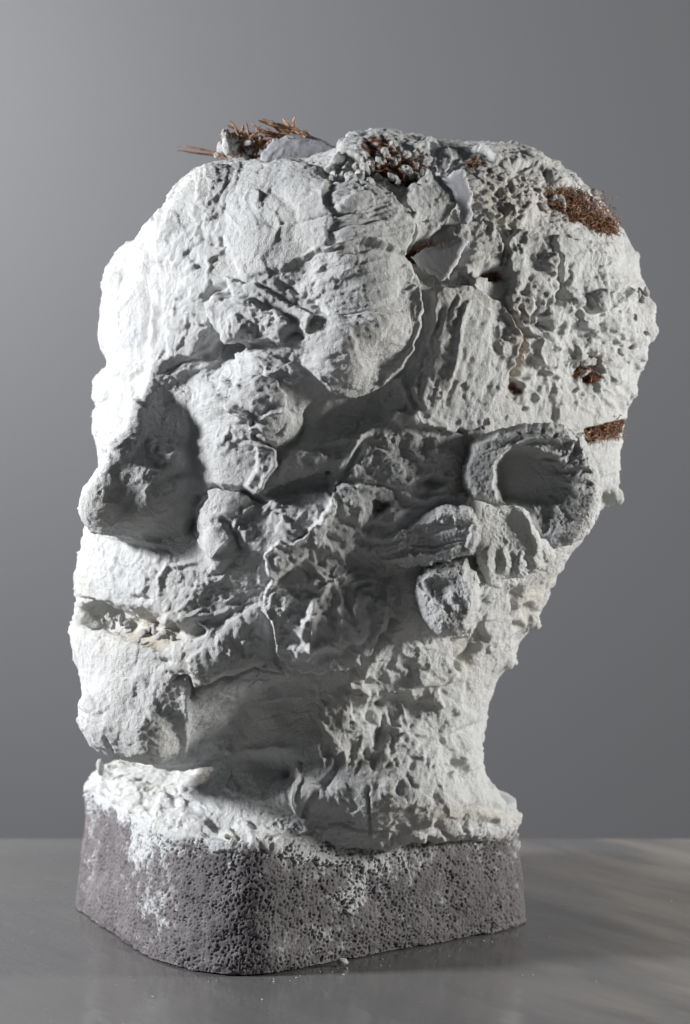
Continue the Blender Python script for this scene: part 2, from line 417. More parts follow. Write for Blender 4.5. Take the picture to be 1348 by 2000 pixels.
# plaster foot spread over the top of the block
FOOT = [(-.123,.052),(-.1305,.041),(-.132,.030),(-.124,.010),(-.0945,-.0565),(-.091,-.063),(-.0825,-.0755),(-.071,-.086),(-.0595,-.095),(-.048,-.0985),(-.036,-.0965),(-.0235,-.088),(.0185,-.0585),(.0755,-.0205),(.0845,-.0125),(.087,-.002),(.0835,.009),(.071,.032),(.031,.107),(.0,.121),(-.095,.085),(-.116,.073)]
def chaikin(p, it):
    for _ in range(it):
        p = [tuple((1-t)*np.array(p[k])+t*np.array(p[(k+1) % len(p)])) for k in range(len(p)) for t in (.25,.75)]
    return np.array(p)
FP = chaikin(FOOT, 2); FC = np.array([-.01, .005])
bmx = bmesh.new(); rings = []
for z, k in ((.052,.93),(.0575,1.0),(.0615,1.012),(.0645,.985),(.066,.93),(.069,.80),(.075,.62),(.088,.5)):
    r = FC + (FP-FC)*k; rings.append([bmx.verts.new((x, y, z + (.004*sstep(-.07, -.11, x))*(z > .05) - .007*sstep(.0, .07, x))) for x, y in r])
for a, c in zip(rings[:-1], rings[1:]):
    for i in range(len(a)): bmx.faces.new([a[i], a[(i+1)%len(a)], c[(i+1)%len(a)], c[i]])
bmx.faces.new(rings[0]); bmx.faces.new(rings[-1][::-1]); bmesh.ops.recalc_face_normals(bmx, faces=bmx.faces)
parts.append(bmx)
parts += [ball(720,1550,38,190,110,28)]
mass = merge(parts)
base = remeshed(mass, .0030, 11)
print('coarse', len(base.vertices), time.time()-T0)

# broad forms (carved before the fine remesh)
G = Relief()
G.blob(405, 715, 55, 34, -11, -25, 2.2)             # inner corner of the eye socket
G.blob(450, 685, 50, 24, -7, 10); G.blob(372, 820, 20, 90, -2, 0, 2.0)
G.blob(500, 770, 75, 50, 7, 15)                       # eyeball lump
G.blob(590, 830, 60, 40, -5, -20)
G.blob(640, 830, 95, 40, -7, -32, 2.2)               # hollow behind the eye
G.blob(575, 955, 80, 30, -6, -18)                     # hollow under the cheekbone
G.blob(430, 1010, 40, 50, 4)
G.blob(398, 1030, 20, 50, -4, 20)                     # fold beside the nose wing
G.blob(470, 1180, 90, 60, -5)
G.blob(246, 1220, 112, 25, -18, 13, 2.8)               # mouth
G.blob(500, 1400, 130, 60, -8, -8, 2.2)
G.blob(760, 700, 60, 110, -7, 15)
G.blob(880, 690, 90, 120, 3, 10)
G.blob(960, 480, 120, 60, -3)
G.blob(860, 440, 60, 90, -4, 20)
G.blob(1100, 720, 90, 90, -4)
G.blob(770, 1400, 70, 60, -9)
G.blob(680, 1130, 70, 60, -5)
co = get_co(base); no = smooth_normals(base, 12)
u, v, wv = UVW(co); front = sstep(.05, .45, no @ (-AF))
h = sample(G.H, u, v)*front
h += 1.6*fbm(co*28, 3, 5) * 1.0
co += no*(h*.001)[:,None]
base.vertices.foreach_set('co', co.astype(np.float32).ravel()); base.update()
VOX = .0014 if QUICK else .00068
fine = remeshed(base, VOX, 3)
print('fine', len(fine.vertices), time.time()-T0)

# depth of the finished base form, so that separate pieces can be laid on it
co = get_co(fine); u, v, wv = UVW(co)
DG = np.full((MH//4+2, MW//4+2), -1.0)
np.maximum.at(DG, ((v/4).astype(int).clip(0, MH//4), (u/4).astype(int).clip(0, MW//4)), wv)
def depth(u, v): return float(DG[int(v/4)-1:int(v/4)+2, int(u/4)-1:int(u/4)+2].max())*1000

def grain(P, rough, seed=0):
    """plaster surface in mm: lumps, torn facets, crumbs, pits"""
    Q = P + .0025*np.stack([fbm(P*160, 3, 11+seed), fbm(P*160, 3, 12+seed), fbm(P*160, 3, 13+seed)], 1)
    _, _, f1 = worley(Q*44, 21+seed, plane=1.0, step=.5)
    _, _, f2 = worley(Q*115, 31+seed, plane=1.0, step=.5)
    a1, b1, f3 = worley(Q*300, 41+seed, plane=.9, step=.6)
    n1 = fbm(P*90, 4, 51+seed, .55); n2 = fbm(P*420, 3, 55+seed, .65); pit = fbm(P*300, 3, 61+seed, .6)
    cl = sstep(-.1, .6, fbm(P*55, 3, 71+seed) + .9*(rough-.6))
    n3 = fbm(P*1050, 2, 91+seed, .7)
    h = .75*f1*rough + .50*f2*rough**1.3 + .20*f3*(.1+cl)*rough + .50*n1*(.4+.6*rough) + .26*n2*(.35+.65*rough) + .11*n3
    h -= (.15+.2*rough)*cl*sstep(.72, .98, pit)
    h += .45*cl*sstep(.50, .18, a1)*sstep(-.1, .5, vnoise(P*140, 5+seed))
    h -= .5*sstep(.14, .0, np.abs(fbm(P*70, 3, 81+seed)))*sstep(.3, .8, fbm(P*30, 2, 83+seed))
    h -= .4*cl*sstep(.30, .12, worley(Q*420, 91+seed)[0])*sstep(.0, .5, vnoise(P*60, 8+seed))
    if seed == 0: h += np.maximum(rough-.9, 0)*(1.8*fbm(P*75, 3, 85) + 2.4*sstep(.35, .8, fbm(P*120, 2, 86)))
    return h

# ---- detail relief of the head (mm)
D = Relief()
# forehead
D.slab([(322,420),(380,335),(430,318),(560,314),(630,335),(646,362),(640,400),(650,440),(640,480),(570,520),(480,550),(440,470),(380,440)], 2.2, 12, (.2,-.3), 0, stri=(110,.12,7), fade=(1,0,330,480))
D.line([(450,400),(425,450),(405,480)], -.9, 7, 10); D.line([(380,440),(372,500),(385,560)], .9, 12, 10); D.line([(420,490),(405,540),(412,585)], 1.2, 6, 8); D.line([(345,430),(330,500),(318,560)], -1.0, 10, 12)
D.line([(437,460),(432,478)], -2.2, 5); D.line([(310,470),(325,540),(312,620)], 1.2, 14, 12); D.blob(560,420,50,26,1.2,-20); D.blob(500,380,50,30,1.2,20); D.blob(520,470,44,26,1.0,-30); D.blob(470,505,30,18,-1.0,20); D.blob(530,445,14,8,-1.2,40); D.blob(560,400,30,10,-1.0,50); D.blob(372,590,34,26,2.2,-20); D.line([(300,580),(306,640),(298,700)], 2.0, 6); D.line([(285,560),(290,620),(280,680)], -2.4, 7)
D.line([(345,600),(370,580),(372,566)], -1.6, 5); D.slab([(345,600),(395,575),(412,600),(405,665),(370,690),(330,700),(335,640)], 1.4, 9, stri=(95,.15,7))
D.line([(300,715),(350,695),(410,680)], 1.6, 5); D.line([(305,730),(360,708),(420,690)], -1.4, 4); D.line([(310,745),(370,722),(430,700)], 1.2, 5)
# brow slabs
D.slab([(588,400),(640,372),(700,365),(762,388),(797,430),(800,480),(775,502),(700,486),(620,494),(583,470)], 4.6, 6, (1.2,.5), .6, 8, stri=(-12,.3,6), fade=(1,-.2,470,600))
D.line([(500,450),(600,440),(740,420)], -1.0, 3); D.line([(640,462),(700,448),(780,440)], -.8, 2.5)
D.slab([(578,505),(620,486),(700,480),(780,502),(818,545),(826,605),(818,660),(790,722),(742,757),(684,772),(640,758),(604,722),(566,702),(572,650),(580,600),(578,545)], 4.2, 6, (1.0,.4), .6, 9, stri=(-20,.35,6), fade=(1,0,560,660)); D.blob(690,425,80,40,1.5,-10)
D.blob(690,545,95,42,-3.4,12,2.8); D.blob(730,680,50,30,-1.2,25)
D.line([(545,548),(580,562),(615,588),(638,612)], -2.8, 8, 7); D.line([(690,618),(730,640),(780,660)], -.9, 7, 8); D.blob(640,690,44,50,-1.0,0,2.2,8)
D.line([(668,640),(685,675),(698,715)], .7, 4, 8); D.blob(660,618,12,16,1.2); D.blob(612,636,20,16,2.6); D.blob(668,668,60,14,1.2,70)
D.blob(770,720,40,22,1.6,-40); D.blob(700,745,40,14,1.5)
D.slab([(440,548),(500,556),(560,584),(612,630),(604,652),(566,634),(520,604),(470,590)], 2.6, 5, (0,-.6), .6)
D.slab([(408,592),(432,572),(484,584),(544,606),(580,642),(556,668),(500,668),(470,655),(436,655),(415,630)], 5.2, 6, (0,-1.2), .4, dome=1.8)
D.line([(402,586),(412,566),(446,558)], -5, 7); D.line([(560,650),(585,655),(600,668)], -2.5, 5); D.line([(497,628),(510,640),(508,662)], -1.8, 3.5); D.blob(470,645,14,12,1.6)
D.blob(590,670,34,16,2.4,-15); D.slab([(400,640),(432,668),(476,676),(460,690),(410,700),(380,690)], -1.6, 6)
D.slab([(455,690),(500,680),(560,700),(590,735),(570,750),(520,735),(510,710),(470,712)], 2.4, 6, (0,-1))
D.blob(450,686,26,14,-7,-20,3); D.blob(505,715,12,20,2.2,10); D.blob(535,735,30,10,1.5,-20)
D.line([(430,740),(450,760),(480,740),(520,742)], 1.5, 8); D.blob(400,745,22,40,2.2,20); D.blob(425,790,24,18,2); D.blob(450,750,18,26,-1.8)
D.slab([(452,760),(500,738),(540,748),(556,775),(548,800),(500,815),(455,805)], 3.4, 6, (1.6,0), .6)
D.slab([(500,812),(540,796),(590,800),(600,830),(580,860),(545,872),(510,860),(495,838)], 3.2, 6, (-2.2,.5), .0, dome=1.4); D.blob(540,830,36,26,1.2)
D.line([(628,770),(605,810),(588,850),(545,890),(540,930)], -3.0, 11)
# cheek
D.slab([(385,800),(430,772),(490,802),(500,850),(536,880),(540,905),(524,930),(500,962),(456,956),(404,944),(368,890),(360,850)], 4.0, 5, (1.6,.2), .5, fade=(1,0,365,450))
D.slab([(500,860),(536,878),(542,908),(528,935),(500,965),(480,950),(500,915)], 1.8, 4, (0,0), .8); D.line([(536,885),(534,915),(510,945),(492,965)], 1.4, 4)
D.line([(362,790),(372,850),(366,900)], -1.0, 6); D.slab([(285,860),(340,855),(345,900),(310,905),(290,890)], 1.6, 5)
D.line([(290,868),(325,862),(350,870)], -1.4, 3); D.line([(300,885),(330,895),(350,880)], 1.2, 4); D.blob(345,900,20,14,2.8); D.blob(302,908,18,8,-1.4); D.blob(345,930,24,8,-2.6,-10); D.blob(300,880,6,6,-1.6)
D.line([(330,760),(320,800),(300,850)], -1.0, 12); D.slab([(312,750),(350,735),(372,760),(360,790),(330,790)], .7, 8)
D.line([(385,960),(376,985),(372,1030)], -3.5, 8); D.blob(374,1027,12,14,-7,0,3); D.line([(250,925),(262,965),(245,1000)], -1.0, 16); D.line([(300,720),(285,800),(250,880)], .8, 10, 10); D.line([(330,820),(290,830)], .9, 4); D.line([(345,780),(300,790)], -.8, 4); D.line([(352,742),(318,750)], .8, 4); D.blob(320,960,44,40,1.8); D.blob(190,1000,30,24,1)
D.line([(185,1035),(220,1045),(260,1052),(330,1062)], 1.2, 6); D.blob(235,960,16,40,-1.6,-20)
D.line([(395,962),(430,954),(470,958),(498,970),(530,984)], -4.2, 3.5); D.blob(505,980,26,14,-3)
D.slab([(410,962),(440,958),(486,970),(500,990),(470,1010),(455,1050),(420,1082),(392,1075),(396,1020)], 2.6, 5, (0,-.4), .5)
D.slab([(492,990),(560,988),(640,962),(652,990),(632,1025),(580,1050),(520,1082),(492,1075),(470,1040),(466,1015)], 2.2, 6, (.9,0), .6)
D.slab([(540,905),(570,886),(640,890),(628,920),(560,946),(545,935)], 2.2, 5); D.slab([(520,960),(560,945),(640,925),(645,950),(600,972),(545,980)], -2.2, 7, stri=(-18,.5,6))
D.line([(500,985),(560,978),(625,955)], 1.6, 5, asym=.3); D.line([(560,965),(600,968),(638,952)], 1.3, 5)
D.blob(595,890,30,20,2.0); D.blob(605,900,16,10,-2.2)
D.line([(432,1010),(446,1022),(462,1050),(470,1075)], -3.2, 5); D.blob(428,1075,32,38,3.8,0,3); D.line([(462,1070),(456,1100),(430,1118),(395,1122)], -1.5, 5)
D.line([(400,1092),(330,1105),(312,1130),(312,1160)], 1.8, 5)
# jaw slab with its jagged left edge
D.slab([(512,1082),(545,1062),(590,1048),(628,1010),(652,968),(668,950),(700,946),(760,960),(800,1000),(800,1100),(770,1200),(730,1268),(660,1300),(560,1310),(546,1262),(532,1225),(516,1170),(526,1140),(520,1110)], 4.2, 4, (-.5,0), 1.4, 7, warp=9, fade=(-1,0,-810,-690))
D.line([(640,985),(656,950),(676,905),(700,858),(720,846)], 3.2, 7, asym=-.3); D.line([(664,935),(690,900),(712,862)], -4, 8); D.line([(700,852),(650,866),(610,880)], 1.8, 4)
D.blob(572,1112,42,20,-3.4,-25,2.6); D.line([(538,1120),(570,1095),(600,1078)], 1.6, 5); D.line([(605,1070),(612,1100),(640,1115)], 1.3, 4)
D.blob(705,1095,34,34,-3.6,0,2.6); D.slab([(655,1120),(700,1108),(735,1120),(730,1150),(680,1150)], 1.6, 6); D.blob(640,1052,12,7,-2.5); D.blob(712,1145,26,10,-2.2)
D.line([(690,1150),(688,1190),(700,1260)], 3.0, 8); D.line([(624,1120),(660,1160),(690,1240)], 1.6, 6); D.line([(640,1120),(620,1180),(606,1260)], 2.0, 7); D.line([(652,1060),(670,1100),(640,1130)], 1.6, 5)
D.blob(740,1190,36,60,-2.2); D.line([(770,1130),(745,1190),(740,1240)], 1.6, 6); D.blob(600,1230,22,22,1.4); D.blob(580,1190,30,50,-1.4); D.line([(560,1170),(540,1230)], 1.6, 10)
D.blob(733,984,10,7,-8,30,3,8); D.blob(748,990,7,9,-8,0,3,8); D.blob(741,993,6,5,-4,0,3,6); D.blob(700,1000,26,26,1.4); D.blob(845,942,18,9,-5); D.blob(640,925,5,4,-5,0,3,0)
D.slab([(700,850),(780,806),(840,820),(900,850),(900,930),(860,960),(800,960),(750,950),(700,930),(690,890)], 2.4, 12, (0,-.5), 0)
D.slab([(740,745),(790,735),(800,770),(790,800),(760,800),(740,780)], 1.4, 6); D.line([(772,742),(792,752),(800,790),(820,830)], 2.4, 5)
D.blob(720,800,70,26,-1.0,-30,2.4); D.line([(830,800),(860,828),(900,842),(925,850)], 1.6, 7); D.line([(885,835),(915,850)], -3.5, 5)
D.slab([(800,880),(870,872),(900,900),(890,940),(840,935)], 1.2, 6)
for a in [([(600,1090),(628,1130),(612,1180),(590,1240)],2.2,6),([(655,1175),(665,1215),(652,1260)],2.4,7),([(715,1165),(722,1210),(715,1255)],-2.6,9),([(640,1070),(690,1060),(740,1080)],2.0,7),([(560,1150),(600,1150),(625,1170)],-2.4,9),([(560,1190),(585,1225),(620,1270)],1.8,7),
          ([(770,1110),(780,1160),(765,1215)],-2.4,8),([(655,1010),(700,1030),(760,1025)],-1.8,8),([(700,1040),(740,1050),(790,1050)],1.6,7),([(780,960),(830,975),(880,970)],1.6,7),([(530,1250),(590,1262),(650,1250)],1.8,7),([(600,1280),(660,1275),(720,1240)],-2,8)]: D.line(*a)
for (x, y, r, h_) in [(690,905,18,1.2),(730,870,18,-1.3),(760,900,20,1.0),(800,860,16,1.2),(820,910,16,-1.0),(850,880,18,.9),(740,930,14,-1),(870,925,12,-2.0),(660,900,12,1.0),(600,1010,24,-1.0),(560,1030,18,1.0)]: D.blob(x, y, r, r*.8, h_, 30, 2.4)
# mouth side and chin
D.line([(345,1240),(400,1222),(470,1190),(560,1130)], -2.2, 16); D.line([(330,1205),(400,1205),(460,1190),(510,1165)], 1.6, 6)
D.slab([(440,1210),(500,1180),(515,1220),(540,1280),(480,1300),(400,1330),(372,1320),(368,1290),(420,1250)], 1.0, 8, (0,.4), 0)
D.slab([(368,1290),(400,1270),(540,1285),(548,1305),(500,1308),(440,1325),(400,1338),(378,1345)], 1.2, 5, stri=(70,.3,6))
D.blob(384,1238,16,8,-6,-10,3,2); D.blob(262,1172,12,7,-2.4); D.blob(285,1174,8,9,-2.2); D.blob(312,1168,14,12,1.6); D.blob(330,1195,10,10,1.8)
D.line([(345,1322),(362,1318),(378,1346),(405,1336),(460,1322),(498,1304),(560,1312)], -4.2, 3.2, 5, fade=False)
D.line([(565,1318),(600,1330),(650,1318),(700,1300),(730,1270),(756,1240),(772,1212)], -4.5, 6, 6, fade=False); D.line([(690,1310),(722,1292),(742,1268)], 2.0, 7)
D.line([(382,1345),(378,1365)], -4, 5); D.blob(320,1290,14,6,-2.4); D.blob(290,1335,8,14,-1.6); D.blob(270,1325,16,14,1); D.line([(368,1345),(360,1420),(362,1480)], 1.8, 9)
D.slab([(372,1360),(440,1350),(520,1345),(600,1350),(620,1400),(560,1440),(470,1460),(380,1470),(368,1420)], -.5, 14, (0,.2), stri=(-8,.4,6), fade=(-1,0,-610,-520))
D.line([(525,1350),(560,1340),(605,1340)], -2.2, 11); D.line([(518,1368),(560,1362),(612,1358)], 1.2, 5)
D.blob(296,1236,52,28,-4,8,3); D.blob(205,1204,44,20,-12,10,3,3); D.blob(235,1213,10,10,3.5,0,2,1); D.blob(205,1222,12,9,4,0,2,1); D.blob(178,1206,16,12,-4)
D.blob(295,1232,22,22,4.6,0,3,2); D.blob(322,1234,14,26,5.4,10,3,2); D.blob(268,1240,16,14,3.2,0,2,2); D.blob(312,1262,10,6,-3.5,0,2,1); D.blob(340,1246,10,12,2.4); D.blob(338,1225,6,12,-3.5,0,2,1)
D.line([(160,1180),(200,1186),(240,1200),(300,1218)], 2.4, 6); D.line([(150,1168),(180,1178),(215,1188)], -1.6, 4)
D.blob(300,1465,40,12,2.0,-6); D.blob(290,1485,10,9,-3); D.line([(205,1440),(222,1475)], -2, 4); D.line([(235,1480),(300,1500),(345,1505)], -2.2, 5)
D.blob(240,1330,60,40,1.0); D.blob(180,1160,16,18,-1.6)
D.blob(350,1000+90,60,18,-1.2); D.blob(225,1100,20,50,-1.0,20); D.line([(228,1070),(215,1120),(225,1160)], 1.2, 5)
# neck
D.blob(770,1385,64,22,-6,-8,2.6); D.line([(700,1350),(680,1330),(720,1300)], 2, 8); D.line([(840,1320),(790,1345),(730,1352)], 2.4, 8); D.blob(745,1378,8,5,-4,20,2,1); D.blob(800,1402,26,7,-3,-10,2,3)
D.line([(755,1385),(760,1420),(780,1440)], 2.2, 5); D.line([(770,1420),(830,1440),(870,1440)], 1.6, 6); D.blob(745,1440,14,30,-4.5,10); D.blob(735,1410,8,18,2.0); D.blob(725,1395,8,20,-2)
D.slab([(770,1430),(830,1440),(810,1475),(770,1478)], 1.2, 5); D.blob(915,1425,26,12,-4,-20); D.blob(940,1485,10,18,-3); D.line([(950,1470),(955,1500)], 2, 6)
D.slab([(885,1255),(920,1240),(945,1215),(950,1250),(925,1285),(895,1310),(880,1300)], -5, 8); D.blob(915,1300,16,12,-3); D.blob(890,1290,6,12,-4)
D.slab([(780,1245),(820,1250),(880,1262),(890,1320),(860,1340),(800,1335),(770,1300)], 1.8, 7); D.line([(760,1240),(766,1262)], -3, 6)
D.blob(530,1500,44,20,-8,8,2.8); D.blob(540,1508,12,7,-5,0,2,1); D.blob(640,1440,70,20,1.4,-20); D.blob(580,1490,14,8,-4); D.line([(575,1480),(585,1520),(575,1560),(592,1600)], 3.2, 6); D.blob(600,1545,26,30,2.6); D.line([(590,1600),(600,1570),(622,1545)], -3, 6)
D.line([(430,1470),(500,1466),(580,1462)], 1.6, 7); D.line([(420,1500),(470,1480),(520,1478)], -2, 9)
D.line([(640,1610),(680,1614),(720,1624),(768,1628)], -2.8, 2.2, 3); D.line([(722,1530),(718,1580),(724,1640)], -2.2, 2.2, 4)
for (x, y) in [(640,1470),(665,1480),(655,1500),(690,1465),(715,1470),(700,1500),(640,1530),(830,1490),(780,1540),(850,1560),(880,1500),(900,1540),(800,1500)]:
    D.blob(x, y, 6, 14, -2.2, 10, 2, 4)
D.slab([(700,1470),(780,1480),(860,1500),(840,1560),(760,1600),(680,1590),(640,1540)], .9, 8)
rq = random.Random(8)
EDGE = [(165,1530),(300,1580),(440,1640),(560,1672),(700,1670),(850,1630),(1020,1600)]
# v: centre, radii, count, flow angle, spread, length range, height range
for (cu, cv, ru, rv, n, ang, spr, l0, l1, h0, h1) in [(430,420,150,100,26,115,30,26,60,.5,1.3),(300,560,70,130,22,100,20,20,50,.6,1.5),(700,430,90,50,10,-10,20,24,50,.5,1.1),(690,600,110,120,26,-25,40,16,44,.6,1.5),
      (500,620,110,60,22,25,40,14,32,.6,1.6),(470,800,110,80,30,40,70,12,34,.6,1.6),(230,700,50,200,26,90,60,14,34,.8,2.0),(320,900,70,110,12,110,25,16,40,.4,1.0),(440,1010,80,70,16,60,50,12,30,.6,1.4),
      (580,1000,90,60,16,-30,30,16,40,.6,1.5),(740,880,130,70,34,150,60,12,34,.6,1.7),(640,1140,130,130,44,70,70,16,44,.7,2.0),(800,1010,110,90,22,-15,40,14,36,.6,1.6),(260,1110,110,60,22,75,30,14,36,.5,1.3),
      (440,1170,100,60,26,-20,40,12,34,.6,1.6),(430,1260,80,50,16,70,50,12,30,.6,1.5),(250,1380,110,100,34,40,90,12,36,.5,1.2),(500,1400,120,60,18,-8,12,24,60,.4,.9),(740,1340,130,100,34,65,60,16,44,.8,1.8),
      (720,1520,220,90,60,75,50,12,36,.6,1.5),(350,1560,160,40,30,20,40,10,26,.8,1.8),(880,1270,60,110,20,80,50,12,30,.8,1.8),(1010,1180,90,110,34,115,30,10,28,.8,2.0),(900,700,90,130,22,112,14,24,70,.5,1.2),
      (930,480,80,80,22,60,90,14,34,.8,1.8),(1050,560,60,110,24,95,60,14,34,.8,2.0),(1150,560,80,90,26,60,60,14,34,.8,1.8),(1100,700,140,120,46,70,90,14,38,.9,2.0),(980,380,120,60,34,20,60,10,28,.8,1.8),
      (780,320,120,40,30,0,90,10,26,1.0,2.2),(1210,700,50,200,40,90,90,10,24,1.0,2.4),(870,840,80,50,14,0,60,10,24,.8,1.6),(1120,640,130,150,26,105,35,26,56,1.2,2.2),(780,1450,170,110,24,80,35,26,60,.9,1.7),(440,480,150,110,16,40,20,30,60,.5,1.0),(640,1120,120,140,16,60,50,26,52,1.0,2.0),(1040,420,110,70,14,20,30,24,46,1.0,1.8)]:
    for _ in range(n):
        r_ = math.sqrt(rq.random()); t_ = rq.uniform(0, 6.283); L_ = rq.uniform(l0, l1)
        D.dab(cu+ru*r_*math.cos(t_), cv+rv*r_*math.sin(t_), L_, L_*rq.uniform(.35, .7), ang+rq.uniform(-spr, spr)+(180 if rq.random() < .35 else 0), rq.uniform(h0, h1)*.72*(1 if rq.random() < .9 else -.7))
for _ in range(110):
    k = rq.randrange(6); t = rq.random(); x = EDGE[k][0]+(EDGE[k+1][0]-EDGE[k][0])*t; y = EDGE[k][1]+(EDGE[k+1][1]-EDGE[k][1])*t
    D.blob(x+rq.uniform(-8,8), y+rq.uniform(-34,10), rq.uniform(5,18), rq.uniform(5,12), rq.choice((-2.2,-1.4,1.4,1.8)), rq.uniform(0,90), 2.4, 5)
for _ in range(50):
    D.blob(rq.uniform(620,960), rq.uniform(1290,1500), rq.uniform(10,30), rq.uniform(5,10), rq.choice((-1.4,.8,1.0,1.4)), rq.uniform(40,110), 2.4, 6)
for _ in range(90):
    D.blob(rq.uniform(1000,1260), rq.uniform(560,800), rq.uniform(6,16), rq.uniform(4,8), rq.choice((-1.0,1.2,1.8,2.4)), rq.uniform(0,90), 2.6, 4)
# right side of the skull
D.slab([(850,566),(925,556),(985,600),(1002,650),(994,720),(962,772),(940,832),(882,842),(812,822),(806,760),(838,690)], 3.0, 5, (0,0), .7, stri=(112,.4,10))
D.line([(860,600),(845,680),(815,760)], -1.8, 7); D.line([(905,600),(890,680),(870,760)], 1.2, 6); D.line([(955,640),(958,700),(935,780)], -1.2, 8); D.line([(985,600),(1000,660),(990,730)], 2.0, 5)
D.slab([(782,388),(830,350),(880,372),(892,400),(878,430),(840,465),(805,472),(795,430)], 4.5, 4, (.5,0), 1.0); 
D.slab([(878,448),(955,438),(986,500),(978,540),(925,556),(890,522)], 3.4, 4, (0,-.8), .6)
D.slab([(980,478),(1004,446),(1040,470),(1072,500),(1084,556),(1062,602),(1052,640),(1040,662),(1016,640),(990,602),(994,540)], 4.6, 4, (.6,0), 1.0); D.blob(1042,515,20,26,-1.4)
D.slab([(1084,466),(1150,478),(1182,508),(1212,560),(1180,606),(1104,600),(1086,560)], 3.0, 4, (0,.4), .5); D.line([(1082,470),(1078,540),(1092,600)], -2.5, 4)
D.slab([(1060,600),(1110,590),(1150,620),(1180,640),(1160,660),(1120,700),(1070,720),(1040,700)], 2.0, 7); D.slab([(1130,580),(1170,565),(1195,580),(1190,600),(1150,605)], 3.2, 4, lip=.8)
D.blob(1148,718,30,26,-7,0,3); D.blob(1140,700,9,12,3); D.blob(1160,735,8,12,3.4); D.blob(1172,640,14,26,-4,20); D.blob(1120,660,30,20,-3); D.blob(1110,520,40,30,.8)
D.blob(960,536,28,11,-9,8,3,3); D.blob(832,492,34,20,-8,20,3); D.line([(812,470),(808,520),(850,556)], -4, 12); D.blob(1050,630,14,12,-8,0,3); D.blob(868,520,26,34,-4,30,3)
D.line([(965,440),(978,480),(975,530)], -3.5, 3); D.line([(1005,600),(1015,640),(1006,700),(1000,760)], -3, 7); D.blob(1050,670,30,12,2.4)
D.slab([(1080,760),(1140,770),(1225,770),(1222,826),(1150,838),(1080,840)], 1.4, 7); D.slab([(1142,838),(1180,824),(1222,816),(1218,852),(1178,858),(1146,866)], -2.4, 4, warp=2)
D.slab([(1140,868),(1180,860),(1218,856),(1214,920),(1180,930)], 1.2, 6); D.blob(1190,975,14,22,-5,20)
for (x, y, a, b_) in [(1095,1120,5,30),(1078,1160,5,22),(1010,1165,12,16),(1030,1190,8,12),(1004,1190,6,14),(1112,1090,4,22),(1050,1200,10,6),(1010,1222,8,8)]:
    D.blob(x, y, a, b_, -5, 25, 3, 4)
# crown
D.slab([(640,330),(690,285),(750,264),(800,270),(850,290),(800,300),(740,310),(700,345),(650,352)], 4, 8); D.slab([(880,330),(930,300),(1000,310),(1060,330),(1040,440),(980,430),(920,420),(900,380)], 1.0, 8); D.slab([(930,300),(1000,288),(1060,318),(1130,360),(1110,375),(1040,335),(960,320)], 4, 6, lip=.6)
D.blob(780,330,50,26,-5,20,2.6); D.blob(700,340,60,20,-4,0,2.6); D.blob(1130,400,70,30,-3.5,20,2.6); D.blob(690,300,60,18,2.5,-20)
print('relief authored', time.time()-T0)
# coarser skin on the back of the skull, smoother on finger-smoothed planes
RG = Relief(); RG.H[:] = .62
for a in [(560,430,200,120,-.4),(300,480,120,200,-.35),(430,860,60,60,-.1),(280,880,110,150,-.3),(550,1020,90,50,-.3),(480,1400,130,60,-.55),(240,1380,110,90,-.1),(880,700,80,110,-.2),
          (700,560,110,110,-.1),(1150,650,130,230,.3),(1060,750,100,100,.2),(1000,370,200,90,.7),(1050,1150,110,160,.35),(730,330,120,60,.6),(640,1130,120,150,.3),(1160,800,80,50,-.9),
          (720,1420,150,90,.15),(790,890,100,60,.4),(440,1190,90,60,.2),(420,720,80,50,.4),(560,720,60,60,.2),(330,1570,170,60,.5),(700,1640,300,40,.5),(750,1540,120,70,-.15),(220,620,60,160,-.1),(560,950,70,30,-.4),(150,500,100,400,-.1)]:
    RG.blob(a[0],a[1],a[2],a[3],a[4],0,2.6,15)

no = smooth_normals(fine, 3); noS = smooth_normals(fine, 10)
front = sstep(.02, .35, noS @ (-AF))
h = sample(D.H, u, v)*front
rough = np.clip(sample(RG.H, u, v)*front + 1.35*(1-front), .12, 1.7)
h = h + grain(co, rough)
co2 = co + no*(h*.001)[:,None]
fine.vertices.foreach_set('co', co2.astype(np.float32).ravel()); fine.update()
# colour of the stuff itself: bare coir showing through, old cream plaster in the mouth
S = Relief(); Cm = Relief()
for a in [(1130,405,64,28,1.2,18),(1180,440,30,18,1.0,30),(770,325,60,28,1.2,20),(835,495,26,14,1.1,20),(962,538,24,10,1.2,0),(1152,735,30,10,1.2,0),(1003,640,8,34,.7,0),(1003,760,8,14,.9,0),(385,1238,12,6,.9,0),(930,325,20,8,.9,10)]:
    S.blob(*a[:5], rot=a[5], p=3, warp=8)
S.slab([(1142,838),(1180,824),(1222,816),(1218,852),(1178,858),(1146,866)], 1.2, 3, warp=2)
for a in [(295,1238,50,24,1.0),(1004,690,18,90,.8),(915,1270,30,60,.35),(980,400,80,60,.5),(900,1590,120,14,.6),(1060,1160,60,100,.35)]: Cm.blob(*a)
st = np.clip(sample(S.H, u, v)*front, 0, 1); nz = fbm(co*260, 3, 77)
st = sstep(.35, .75, st + .35*nz*(st > .05)); cm = np.clip(sample(Cm.H, u, v)*front, 0, 1)*np.clip(.7+.5*nz, 0, 1)
set_attr(fine, 'stain', st); set_attr(fine, 'cream', cm)
print('displaced', time.time()-T0)

# ---- the thing and its parts
root = bpy.data.objects.new('head_sculpture', None); scene.collection.objects.link(root)
root['label'] = 'rough white plaster sculpture of a head on a porous grey block'; root['category'] = 'sculpture'

